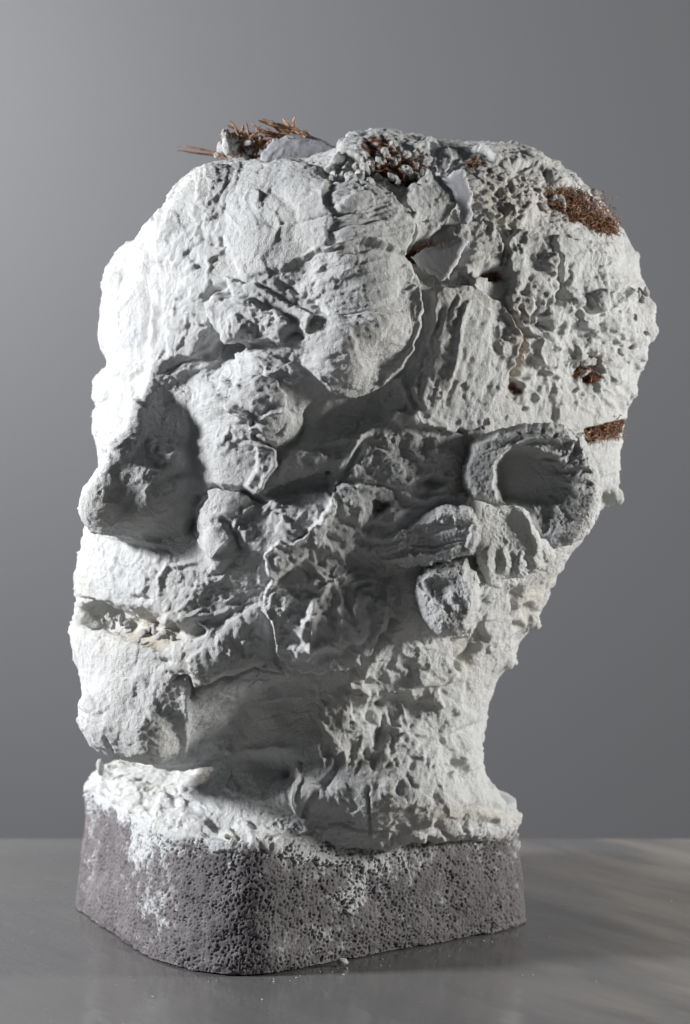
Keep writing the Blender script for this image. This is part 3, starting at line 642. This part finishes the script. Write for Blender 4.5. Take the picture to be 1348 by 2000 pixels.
def take(m, faces, name, V, N, parent, attrs, mat=PLASTER):
    f = quadsF[faces]; used = np.zeros(len(V), bool); used[f.ravel()] = True; rm = np.cumsum(used)-1
    mm = mesh_np(name, V[used], rm[f])
    for k_, a_ in attrs.items(): set_attr(mm, k_, a_[used])
    o = link(name, mm, mat, parent); mm.normals_split_custom_set_from_vertices(N[used].astype(np.float32)); return o
quadsF = get_quads(fine).reshape(-1, 4)
NF = get_no(fine); att = {'stain': st, 'cream': cm}
fc = quadsF[:, 0]; fu = (u+8*sample(WX, u, v))[fc]; fv = (v+8*sample(WY, u, v))[fc]; fw = wv[fc]*1000; fn = (noS @ (-AF))[fc]
REG = [('nose', [(300,700),(392,720),(400,800),(378,950),(382,1050),(300,1075),(140,1050),(120,960),(200,850),(270,720)], 38),
       ('brow', [(578,505),(620,486),(700,480),(782,502),(818,545),(826,605),(818,660),(790,722),(742,757),(684,772),(640,758),(604,722),(562,702),(588,640),(640,600),(606,560)], 0),
       ('forehead_slab', [(588,400),(640,372),(700,365),(762,388),(797,430),(800,480),(775,502),(700,486),(620,494),(583,470)], 0),
       ('eye', [(452,745),(500,735),(545,740),(600,795),(600,835),(560,870),(500,858),(455,810)], 0),
       ('upper_lip', [(100,1110),(230,1120),(330,1130),(385,1190),(370,1215),(300,1210),(160,1180),(100,1180)], -20),
       ('lower_lip', [(100,1215),(200,1235),(300,1262),(372,1262),(380,1310),(300,1330),(200,1325),(100,1310)], -20),
       ('chin', [(120,1325),(300,1345),(378,1345),(372,1480),(345,1525),(200,1500),(120,1400)], -30),
       ('jaw', [(512,1082),(545,1062),(590,1048),(628,1010),(660,960),(700,946),(760,960),(800,1000),(800,1110),(810,1200),(780,1240),(730,1285),(660,1300),(560,1310),(546,1262),(532,1225),(516,1170),(526,1140)], 0),
       ('neck', [(372,1480),(380,1450),(470,1455),(600,1400),(620,1345),(700,1310),(780,1245),(900,1250),(1000,1290),(1200,1290),(1200,1900),(0,1900),(0,1505),(340,1512)], -300)]
lab = np.zeros(len(quadsF), int)
for k_, (nm, poly, wm) in enumerate(REG):
    us = [p[0] for p in poly]; vs = [p[1] for p in poly]; c_ = np.where((lab == 0) & (fu > min(us)) & (fu < max(us)) & (fv > min(vs)) & (fv < max(vs)) & (fw > wm) & ((fn > -.15) | (nm == 'neck')))[0]
    dd_ = Relief.sdf(None, poly, fu[c_], fv[c_]); lab[c_[dd_ > 0]] = k_+1
head = take(fine, lab == 0, 'head', co2, NF, root, att)
for k_, (nm, poly, wm) in enumerate(REG): take(fine, lab == k_+1, nm, co2, NF, root if nm == 'neck' else head, att)
HEADN = len(fine.vertices); bpy.data.meshes.remove(fine)

def solid(name, poly, wmid, thick, R, parent, mat=PLASTER, step=1.5, warp=5, rim=26, rough=.7, back=.5, seed=0, stain=0):
    """a real sheet of plaster cut to an uneven outline: rounded rim, front relief R (mm), own back"""
    us = [p[0] for p in poly]; vs = [p[1] for p in poly]
    U, Vv = np.meshgrid(np.arange(min(us)-8, max(us)+8, step), np.arange(min(vs)-8, max(vs)+8, step))
    wx = sample(WX, U, Vv); wy = sample(WY, U, Vv)
    d = Relief.sdf(None, poly, U+warp*wx, Vv+warp*wy); ok = d > 0
    t = np.clip(d/rim, 0, 1); r = np.sqrt(np.clip(1-(1-t)**2, 0, 1))
    W0 = wmid(U, Vv); Wf = W0 + thick*.5*r + sample(R.H, U, Vv)*sstep(0, 14, d); Wb = W0 - thick*back*r
    idx = -np.ones(U.shape, int); idx[ok] = np.arange(ok.sum()); n = ok.sum()
    Pf = P3(U[ok], Vv[ok], Wf[ok]*.001); Pb = P3(U[ok], Vv[ok], Wb[ok]*.001)
    q = ok[:-1,:-1] & ok[1:,:-1] & ok[:-1,1:] & ok[1:,1:]
    a, b_, c, e = idx[:-1,:-1][q], idx[:-1,1:][q], idx[1:,1:][q], idx[1:,:-1][q]
    F = np.concatenate([np.stack([a,e,c,b_],1), np.stack([a,b_,c,e],1)+n])
    # stitch the rim
    E = {}
    for x, y in ((a,e),(e,c),(c,b_),(b_,a)):
        for k in zip(x.tolist(), y.tolist()): E[k] = 1
    rimq = [(j, i, i+n, j+n) for (i, j) in E if (j, i) not in E]
    F = np.concatenate([F, np.array(rimq)])
    V = np.concatenate([Pf, Pb]); used = np.zeros(len(V), bool); used[F.ravel()] = True
    remap = np.cumsum(used)-1; V = V[used]; F = remap[F]
    m = mesh_np(name, V, F); N = smooth_normals(m, 2)
    V = V + N*(grain(V, np.full(len(V), rough), seed)*.001*(1 if mat is PLASTER else .22))[:,None]
    m.vertices.foreach_set('co', V.astype(np.float32).ravel()); m.update()
    set_attr(m, 'stain', np.full(len(V), stain)); set_attr(m, 'cream', np.zeros(len(V)))
    return link(name, m, mat, parent)

# ear
E = Relief(); rnd0 = random.Random(3)
we = depth(900, 905)
print('ear depth', we, depth(850,1050), depth(860,1180), depth(960,1060), depth(1100,900))
EAR = [(905,958),(899,905),(916,868),(948,846),(1000,830),(1050,825),(1102,831),(1140,850),(1160,890),(1170,930),(1176,965),(1168,1010),(1152,1045),(1122,1062),(1086,1074),(1058,1052),(1034,1006),(1010,988),(960,988),(925,980)]
E.slab([(905,965),(899,905),(916,868),(950,846),(1010,830),(1100,832),(1120,860),(1050,862),(1000,872),(975,900),(968,940),(975,985),(925,985)], 4.5, 8, lip=.6, warp=4)
E.slab([(972,908),(995,884),(1035,882),(1090,895),(1135,930),(1120,975),(1050,992),(990,984),(967,945)], -5.6, 18, (6.5,-1), warp=4)
for k in range(17):
    a = math.radians(-104 + k*6.5); cx, cy = 1040, 945; r1 = rnd0.uniform(108, 124)
    E.line([(cx+math.cos(a)*rnd0.uniform(95,104), cy+math.sin(a)*100), (cx+math.cos(a)*r1, cy+math.sin(a)*(r1-8))], 1.0 if k % 2 else -1.3, rnd0.uniform(3,5), 2)
for k in range(12):
    a = math.radians(-40 + k*11 + rnd0.uniform(-5,5)); b0 = rnd0.uniform(25, 60); b1 = rnd0.uniform(85, 125)
    E.line([(1045+math.cos(a)*b0, 945+math.sin(a)*b0*.9), (1045+math.cos(a+.08)*(b0+b1)/2, 950+math.sin(a+.08)*(b0+b1)/2*.9), (1045+math.cos(a+.2)*b1, 955+math.sin(a+.2)*b1*.9)], rnd0.choice((-1.2,1.0,.8,-.8)), rnd0.uniform(4,9), 8)
E.line([(1012,985),(1035,1010),(1060,1055)], 2.0, 8); E.line([(1120,880),(1090,905),(1060,900)], 1.6, 5); E.line([(1125,868),(1105,905)], -1.6, 4)
E.blob(1000,865,30,10,-1.6,-20); E.line([(1005,870),(1050,875),(1110,900)], 1.5, 6)
ear = solid('ear', EAR, lambda U, V: we + 6 - (U-900)*.004 + (V-940)*.015, 14, E, head, rim=22, rough=.6, seed=3)
F_ = Relief()
for k in range(8): F_.line([(965+k*13+rnd0.uniform(-6,6),1070+rnd0.uniform(-20,20)),(955+k*16,1100),(950+k*17,1138)], (1.2,-1.3)[k % 2], rnd0.uniform(4,7), 7)
F_.blob(985,1020,40,30,-4); F_.line([(1010,985),(1035,1020),(1060,1075)], 3, 9)
lower = solid('ear_fold', [(930,985),(1010,980),(1040,1008),(1076,1060),(1088,1086),(1062,1110),(1022,1128),(984,1136),(954,1152),(930,1110),(925,1040)],
      lambda U, V: we - 9 - (U-930)*.09 + (V-1050)*.03, 16, F_, head, rim=22, rough=.6, back=1.6, seed=4)
T_ = Relief(); T_.slab([(740,1060),(800,1030),(880,1012),(918,1022),(924,1045),(905,1070),(850,1080),(780,1092),(740,1090)], -2.0, 10, stri=(-12,.6,7), warp=8)
T_.line([(885,986),(925,1004),(941,1040),(926,1080),(895,1090)], 1.4, 8, 6); T_.line([(790,1070),(850,1062),(915,1055)], -.9, 3, 8); T_.line([(800,1088),(860,1078),(905,1072)], .8, 4, 8)
wt = depth(765, 1050)
trag = solid('ear_front_flap', [(715,1075),(735,1045),(780,1022),(835,998),(885,984),(922,998),(942,1028),(942,1058),(926,1084),(895,1090),(850,1098),(800,1112),(755,1105)],
      lambda U, V: wt - 5 + 4*sstep(700, 780, U), 12, T_, head, rim=30, rough=.55, back=2.2, seed=5)
L_ = Relief(); L_.blob(858,1145,24,24,-2.2,0,2.2,5); L_.line([(812,1150),(840,1165),(858,1190),(862,1215)], 1.5, 5, 8); L_.line([(902,1100),(912,1140),(918,1180),(905,1215)], 1.5, 5, 8)
L_.line([(882,1150),(880,1185),(890,1200)], 1.0, 5, 6); L_.line([(845,1115),(828,1135),(830,1150)], 2.4, 4); L_.blob(825,1145,6,9,-3)
wl = depth(860, 1170)
lobe = solid('ear_lobe', [(804,1160),(818,1125),(832,1102),(870,1092),(908,1088),(926,1118),(940,1165),(936,1205),(916,1232),(890,1247),(860,1242),(834,1222),(814,1192)],
      lambda U, V: wl + 8 - (U-810)*.02 + (V-1100)*.04, 20, L_, head, rim=30, rough=.5, back=2.0, seed=6)

# ------------------------------------------------------------------ the porous block
BOT = [(-.130,.056),(-.138,.044),(-.1395,.030),(-.131,.010),(-.099,-.060),(-.095,-.067),(-.086,-.080),(-.074,-.091),(-.062,-.1005),(-.050,-.1045),(-.037,-.1025),(-.024,-.093),(.020,-.062),(.080,-.0215),(.0885,-.013),(.0912,-.002),(.088,.009),(.076,.034),(.034,.113),(.0,.128),(-.10,.090),(-.122,.078)]
pb = chaikin(BOT, 2); seg = np.linalg.norm(np.roll(pb,-1,0)-pb, axis=1); cum = np.concatenate([[0], np.cumsum(seg)]); n = int(cum[-1]/.00044)
tt = np.linspace(0, cum[-1], n, endpoint=False); pbx = np.append(pb, pb[:1], 0)
per = np.stack([np.interp(tt, cum, pbx[:,0]), np.interp(tt, cum, pbx[:,1])], 1)
HB = .0615; zs = np.arange(0, HB+.0001, .00044)
ctr = np.array([-.02, .01])
V = np.concatenate([np.c_[ctr+(per-ctr)*(1 - .06*(z/HB) - .02*max(0,(z-.052)/.006)**2*0), np.full(n, z)] for z in zs])
k = len(zs); ii = np.arange(n); i2 = (ii+1) % n
F = np.concatenate([np.stack([j*n+ii, j*n+i2, (j+1)*n+i2, (j+1)*n+ii], 1) for j in range(k-1)])
# top and bottom as rings that shrink to the middle
def cap(V, F, ring0, flip):
    cur = ring0; base = V[cur]
    for q in (.92,.75,.5,.25,.05):
        st_ = len(V); nv = base.copy(); nv[:,:2] = ctr + (base[:,:2]-ctr)*q; V = np.concatenate([V, nv]); new = np.arange(st_, st_+n)
        f = np.stack([cur[ii], cur[i2], new[i2], new[ii]], 1); F = np.concatenate([F, f[:, ::-1] if flip else f]); cur = new
    return V, F
nside = len(V)
V, F = cap(V, F, (k-1)*n+np.arange(n), False); V, F = cap(V, F, np.arange(n), True)
m = mesh_np('porous_block', V, F); N = smooth_normals(m, 3)
S_ = V[:nside]; Q = S_ + .0004*np.stack([vnoise(S_*900, 1), vnoise(S_*900, 2), vnoise(S_*900, 3)], 1)
a1, b1, _ = worley(Q*660, 71); a2, _, _ = worley(Q*290+5, 81)
big = fbm(S_*60, 4, 91); med = fbm(S_*230, 3, 95)
hB = .8*big + .25*med - 1.2*sstep(.44, .26, a1)*(.75+.5*vnoise(S_*150, 9)) - .9*sstep(.34, .16, a2)*sstep(.0, .7, vnoise(S_*120, 4)) + .12*fbm(S_*1100, 2, 99)
hB -= 2.2*sstep(.006, 0, S_[:,2])*(.5+.6*fbm(S_*110, 2, 44)); hB += 1.4*np.cos(S_[:,0]*190+S_[:,1]*120)*sstep(-.03, -.07, S_[:,0])
uB, vB, _ = UVW(S_)
# thrown plaster caught in the pores and run down the faces
DU = Relief()
DU.H[:] = 0
for a in [(640,1672,95,34,1.5),(285,1640,26,80,.9),(700,1760,26,30,.8),(900,1625,150,26,1.1),(230,1560,70,40,.9),(330,1600,80,30,1.0),(440,1640,90,18,.8),(675,1755,30,26,.9),(720,1700,70,50,.55),(800,1660,60,40,.6),(330,1700,28,110,.55),(300,1790,30,60,.6),
          (175,1640,14,130,.6),(455,1700,24,60,.4),(270,1680,24,60,.4),(590,1850,130,34,.4),(380,1880,60,14,.5),(800,1750,90,60,.3),(640,1830,60,40,.35),(960,1650,50,60,.3)]: DU.blob(a[0],a[1],a[2],a[3],a[4],0,2.4,14)
dust = sample(DU.H, uB, vB)*.85 + .45*fbm(S_*260, 4, 97, .7) - .02 + .25*sstep(.045,.06,S_[:,2]) - .5*sstep(.5, .25, a1)
dust = np.maximum(dust, .6+(S_[:,2]-.0575-.004*fbm(S_*90, 3, 98))/.004); thick = sstep(.75, 1.15, dust); hB = hB*(1-.6*thick) + 1.1*thick; dust = sstep(.25, 1.15, dust)
z_ok = sstep(0, .004, S_[:,2]); Vn = V.copy(); Vn[:nside] += N[:nside]*(hB*.001)[:,None]
bev = np.clip((.0025-Vn[:nside,2])/.0025, 0, 1)
Vn[:nside,2] = np.maximum(Vn[:nside,2], 0); 
low = S_[:,2] < .0003; Vn[:nside,2] = np.where(low, .0008+.0025*np.maximum(0, fbm(S_*70, 2, 33)), Vn[:nside,2])
m.vertices.foreach_set('co', Vn.astype(np.float32).ravel()); m.update()
dd = np.zeros(len(V)); dd[:nside] = dust; dd[nside:] = .6; po = np.zeros(len(V)); po[:nside] = 0*np.maximum(sstep(.42, .2, a1), .9*sstep(.34, .2, a2))
set_attr(m, 'dust', dd); set_attr(m, 'pore', po)
BM, nt, b = newmat('porous_grey_block'); L = nt.links
tc = nd(nt, 'ShaderNodeTexCoord').outputs['Object']
c = ramp(nt, noise(nt, 60, 5, .65, tc), [(.3, (.13,.121,.127)), (.7, (.215,.20,.207))])
du = nd(nt, 'ShaderNodeAttribute', attribute_name='dust').outputs['Fac']
L.new(mix(nt, du, c, (.52,.53,.535)), b.inputs['Base Color']); b.inputs['Roughness'].default_value = .9; b.inputs['Specular IOR Level'].default_value = .2
bp = nd(nt, 'ShaderNodeBump'); bp.inputs['Strength'].default_value = .6; bp.inputs['Distance'].default_value = .0008
L.new(noise(nt, 1300, 3, .6, tc), bp.inputs['Height']); L.new(bp.outputs[0], b.inputs['Normal'])
block = link('porous_block', m, BM, root)
# ------------------------------------------------------------------ crown: shells of smooth plaster, coir, crumbs
SMOOTH = plaster_material('smooth_plaster', (.66,.67,.71), .12)
Z = Relief()
for k in range(9): Z.line([(513+k*5, 320-k*1), (522+k*8, 296-k*1.2), (560+k*9, 270+k*1.6)], rnd0.uniform(-.4,.4), rnd0.uniform(3,7), 3)
solid('plaster_shell', [(507,322),(510,297),(532,274),(572,261),(612,267),(668,288),(640,304),(585,318),(540,326)], lambda U, V: 16 + (V-290)*.30 - (U-580)*.05, 5, Z, head, SMOOTH, rough=.1, rim=30, seed=8)
Z = Relief()
for k in range(8): Z.line([(812+k*9, 278+k*3), (815+k*8, 335)], (.5,-.5)[k % 2], 4, 2)
dz = depth(840, 330)
solid('plaster_shell', [(806,274),(840,280),(888,300),(878,330),(850,345),(815,342),(806,310)], lambda U, V: dz - 4 + (V-330)*.45 + 0*U, 5, Z, head, SMOOTH, rough=.12, rim=14, seed=9)
dz2 = depth(905, 400)
solid('plaster_shell', [(858,348),(908,326),(914,350),(922,385),(926,420),(915,442),(900,440),(898,410),(885,378)], lambda U, V: dz2 + 5 + (V-400)*.10, 4, Relief(), head, SMOOTH, rough=.15, rim=12, seed=10)
dz3 = depth(870, 520)
solid('plaster_shell', [(800,500),(850,480),(905,460),(915,470),(880,545),(862,552),(830,530)], lambda U, V: dz3 + 1 + (V-500)*.05, 4, Relief(), head, SMOOTH, rough=.15, rim=12, seed=11)

CR, nt, b = newmat('plaster_crumbs'); L = nt.links
tc = nd(nt, 'ShaderNodeTexCoord').outputs['Object']
L.new(ramp(nt, noise(nt, 300, 4, .7, tc), [(.3, (.50,.49,.47)), (.65, (.78,.78,.77))]), b.inputs['Base Color']); b.inputs['Roughness'].default_value = .95; b.inputs['Specular IOR Level'].default_value = .15
bp = nd(nt, 'ShaderNodeBump'); bp.inputs['Strength'].default_value = 1.0; bp.inputs['Distance'].default_value = .0022
L.new(noise(nt, 600, 5, .75, tc), bp.inputs['Height']); L.new(bp.outputs[0], b.inputs['Normal'])
COIR, nt, b = newmat('brown_coir'); L = nt.links
tc = nd(nt, 'ShaderNodeTexCoord').outputs['Object']
L.new(ramp(nt, noise(nt, 110, 4, .7, tc), [(.30, (.06,.025,.014)), (.45, (.26,.13,.075)), (.60, (.44,.27,.18)), (.74, (.66,.54,.45))]), b.inputs['Base Color']); b.inputs['Roughness'].default_value = .75
def tubes(name, strands, mat, parent, sides=5):
    """strands: list of (points Nx3, radius m)"""
    V = []; F = []; n0 = 0
    for P_, r in strands:
        P_ = np.asarray(P_); n = len(P_); T = np.gradient(P_, axis=0); T /= np.linalg.norm(T, axis=1, keepdims=True)+1e-12
        a = np.cross(T, [.31,.52,.79]); a /= np.linalg.norm(a, axis=1, keepdims=True); c = np.cross(T, a)
        rr = r*np.interp(np.linspace(0,1,n), [0,.1,.8,1], [.8,1,.85,.3])
        for j in range(n):
            for q in range(sides):
                t = 2*math.pi*q/sides; V.append(P_[j] + rr[j]*(a[j]*math.cos(t) + c[j]*math.sin(t)))
        for j in range(n-1):
            for q in range(sides):
                q2 = (q+1) % sides; F.append((n0+j*sides+q, n0+j*sides+q2, n0+(j+1)*sides+q2, n0+(j+1)*sides+q))
        n0 += n*sides
    return link(name, mesh_np(name, V, F), mat, parent)
rnd = random.Random(5); nr = np.random.RandomState(11)
def strand(p0, p1, wig, n=9):
    p0 = np.asarray(p0); p1 = np.asarray(p1); t = np.linspace(0, 1, n)[:,None]
    w_ = np.cumsum(nr.randn(n,3)*wig, 0); w_ -= w_[0]
    return p0 + (p1-p0)*t + w_*.6
# loose tuft standing on top
core = []
for k in range(60):
    a = (rnd.uniform(440,600), rnd.uniform(285,322)); q = (a[0]+rnd.uniform(-30,30), a[1]-rnd.uniform(5,30))
    core.append((strand(P3(a[0], a[1], rnd.uniform(-.004,.012)), P3(q[0], q[1], rnd.uniform(-.01,.014)), .0008), rnd.uniform(.0003,.0006)))
tuft = tubes('coir_tuft', core, COIR, root)
MAIN = [(352,288,442,297,.6),(350,291,446,300,.5),(448,240,490,285,.9),(452,246,500,300,.8),(446,245,478,270,.7),(508,232,566,246,.8),(512,236,575,250,.8),(510,236,560,258,.7),(552,225,566,245,.8),(556,232,578,262,.9),(570,228,572,250,.7),
        (503,252,560,262,.7),(500,262,566,258,.7),(498,275,572,262,.9),(505,282,580,258,.8),(520,268,600,252,.7),(575,246,605,268,.7),(590,250,612,268,.6),(470,262,520,275,.9),(455,285,520,268,.8),(480,290,545,265,.9),
        (490,300,530,268,.8),(500,305,512,262,.8),(470,268,486,300,.9),(462,262,470,300,.7),(520,300,560,262,.8),(428,272,470,262,.6),(430,310,470,290,.6),(440,300,490,292,.7),(565,262,618,272,.5),(560,240,598,262,.6),(515,250,556,270,.8),(530,240,590,262,.8),(536,252,580,270,.7)]
for k, (a, b_, c, d, r) in enumerate(MAIN):
    w0, w1 = rnd.uniform(-.012,.012), rnd.uniform(-.010,.012)
    tubes('fibre', [(strand(P3(c, d+6, w1), P3(a, b_, w0), .0006), r*.0011)], COIR, tuft, 6)
for k in range(46):
    c, d = rnd.uniform(462,598), rnd.uniform(258,305); a = math.radians(rnd.uniform(170,320)); l = rnd.uniform(20,55)
    tubes('fibre', [(strand(P3(c, d, rnd.uniform(-.008,.014)), P3(c+l*math.cos(a), max(228, d+l*.45*math.sin(a)), rnd.uniform(-.010,.014)), .0006), rnd.uniform(.0003,.0007))], COIR, tuft, 6)
# coir matted in the broken patches
def mat_patch(u0, v0, ru, rv, n, rot=0, ln=(.003,.008), lift=(-2.5,1.5)):
    out = []; ca, sa = math.cos(math.radians(rot)), math.sin(math.radians(rot))
    for _ in range(n):
        r = math.sqrt(rnd.random()); t = rnd.uniform(0, 6.283); x, y = ru*r*math.cos(t), rv*r*math.sin(t)
        uu, vv = u0+x*ca-y*sa, v0+x*sa+y*ca
        if depth(uu, vv) < -60: continue
        w0 = (depth(uu, vv)+rnd.uniform(*lift))*.001
        p0 = P3(uu, vv, w0); dr = nr.randn(3); dr /= np.linalg.norm(dr); nn = np.array([(uu-700)/700, -.75, (900-vv)/900]); nn /= np.linalg.norm(nn); dr -= nn*(dr@nn)*.93
        out.append((strand(p0, p0+dr*rnd.uniform(*ln), .0011, 8), rnd.uniform(.00013,.00034)))
    return out
st_ = mat_patch(1130,402,56,24,340,18,lift=(-5,-.5)) + mat_patch(1110,398,90,40,130,18,lift=(-4,-.5)) + mat_patch(1182,440,26,18,120,30,lift=(-5,-.5)) + mat_patch(770,322,56,24,260,20,lift=(-6,0)) + mat_patch(930,325,22,8,40,10)
st_ += mat_patch(1180,842,36,15,200,-14,(.003,.007),(-3.5,-.5)) + mat_patch(835,495,24,12,60,20,lift=(-8,-3)) + mat_patch(962,537,22,8,50,0,lift=(-9,-4)) + mat_patch(1150,732,26,12,90,0,lift=(-8,-3)) + mat_patch(1004,660,8,40,50,0,(.004,.010),(-3,1))
mt_ = tubes('coir_matting', st_, COIR, root, 4); mt_['kind'] = 'stuff'
# crumbs of plaster
protos = []
for k in range(4):
    bb = bmesh.new(); bmesh.ops.create_icosphere(bb, subdivisions=3, radius=1)
    P_ = np.array([q.co[:] for q in bb.verts]); A_ = nr.randn(9,3); A_ /= np.linalg.norm(A_,axis=1)[:,None]; dsp = np.minimum(1.15, (nr.uniform(.6,.95,9)/np.maximum(P_@A_.T, .05)).min(1))*(1+.16*fbm(P_*2.4+k*9, 3, 3))
    for q, p_, d_ in zip(bb.verts, P_, dsp): q.co = Vector(p_*d_*np.array([1,.8,.7])*.003)
    mm = bpy.data.meshes.new('plaster_crumb'); bb.to_mesh(mm); bb.free(); set_attr(mm, 'stain', np.zeros(len(P_))); set_attr(mm, 'cream', np.zeros(len(P_)))
    mm.materials.append(CR); mm.polygons.foreach_set('use_smooth', np.ones(len(mm.polygons), bool)); protos.append(mm)
def crumb(u_, v_, w_, r, parent):
    o = bpy.data.objects.new('plaster_crumb', protos[rnd.randrange(4)]); scene.collection.objects.link(o)
    o.location = P3(u_, v_, w_*.001); r /= .003; o.scale = (r*rnd.uniform(.8,1.3), r, r*rnd.uniform(.7,1.1)); o.rotation_euler = (rnd.uniform(0,6),rnd.uniform(0,6),rnd.uniform(0,6)); o.parent = parent
for (u0, v0, ru, rv, n, r0, r1, lf) in [(462,298,34,18,16,.002,.005,None),(466,276,30,18,26,.0008,.0026,None),(690,345,54,22,20,.0015,.0048,-1.5),(720,300,60,24,30,.001,.0034,-.5),(800,330,36,30,18,.0012,.0035,-.5),(780,290,50,16,16,.001,.003,1),(735,365,26,14,8,.0015,.004,-1.5),
        (1150,722,26,20,9,.0015,.003,-4),(1000,300,70,14,14,.001,.003,0),(1110,392,60,22,14,.001,.0028,-1),(225,1212,24,9,12,.001,.0026,-1),(305,1240,34,14,8,.0015,.003,0),(930,830,34,10,8,.0012,.0025,1),(1240,640,30,80,16,.001,.0026,0)]:
    for _ in range(n):
        a, c = u0+rnd.uniform(-ru,ru), v0+rnd.uniform(-rv,rv)
        if lf is not None and depth(a, c) < -60: continue
        crumb(a, c, rnd.uniform(-2,12) if lf is None else depth(a, c)+lf, rnd.uniform(r0, r1), head)
cr_ = bpy.data.objects.new('plaster_chip', protos[1].copy()); scene.collection.objects.link(cr_)
p_ = on_table(668, 1888); cr_.location = (p_[0], p_[1], .0022); cr_.scale = (.9, .8, .85); cr_.rotation_euler = (.3, .2, .5)
set_ = np.full(len(cr_.data.vertices), .8, np.float32); cr_.data.attributes['cream'].data.foreach_set('value', set_)
cr_['label'] = 'tiny beige chip lying on the tabletop against the foot of the grey block'; cr_['category'] = 'chip'
for (a, c, w_, r) in [(455,1643,83,.0024),(447,1636,82,.0016),(520,1632,84,.0018),(196,1498,-30,.0034)]: crumb(a, c, w_, r, root)
# powder fallen on the table around the block
bb = bmesh.new()
for _ in range(80):
    if rnd.random() < .75:
        t_ = rnd.random(); x_, y_ = (-.14+.09*t_, .035-.14*t_) if rnd.random() < .45 else (-.045+.135*t_, -.107+.09*t_)
        x_ += rnd.uniform(-.012,.006) if x_ < -.05 else rnd.uniform(-.004,.012); y_ -= abs(rnd.gauss(0,.012))+.002
    else: x_, y_ = rnd.uniform(-.2,.2), rnd.uniform(-.22,.1)
    if -.13 < x_ < .09 and y_ > -.10+max(0, x_+.04)*.7 and y_ < .12: continue
    r = rnd.choice((.0002,.0003,.0003,.0005)); M_ = Matrix.Translation((x_, y_, r*.6)) @ Matrix.Rotation(rnd.uniform(0,3), 4, 'Z') @ Matrix.Diagonal((r*rnd.uniform(.8,1.6), r, r*.7, 1))
    bmesh.ops.create_icosphere(bb, subdivisions=1, radius=1, matrix=M_)
mm = bpy.data.meshes.new('plaster_powder'); bb.to_mesh(mm); bb.free()
pw = link('plaster_powder', mm, PLASTER); pw['kind'] = 'stuff'; pw['label'] = 'specks of white plaster powder scattered on the tabletop round the block'
for o_ in root.children_recursive:
    if o_.name.startswith('plaster_shell'): o_['label'] = 'smooth thin grey shell of plaster'
tuft['label'] = 'loose tuft of brown coir fibres standing up from the crown'; mt_['label'] = 'matted brown coir showing through broken plaster'
STATS = [HEADN, sum(len(o.data.polygons) for o in scene.objects if o.type == 'MESH'), time.time()-T0]
print('done', STATS)
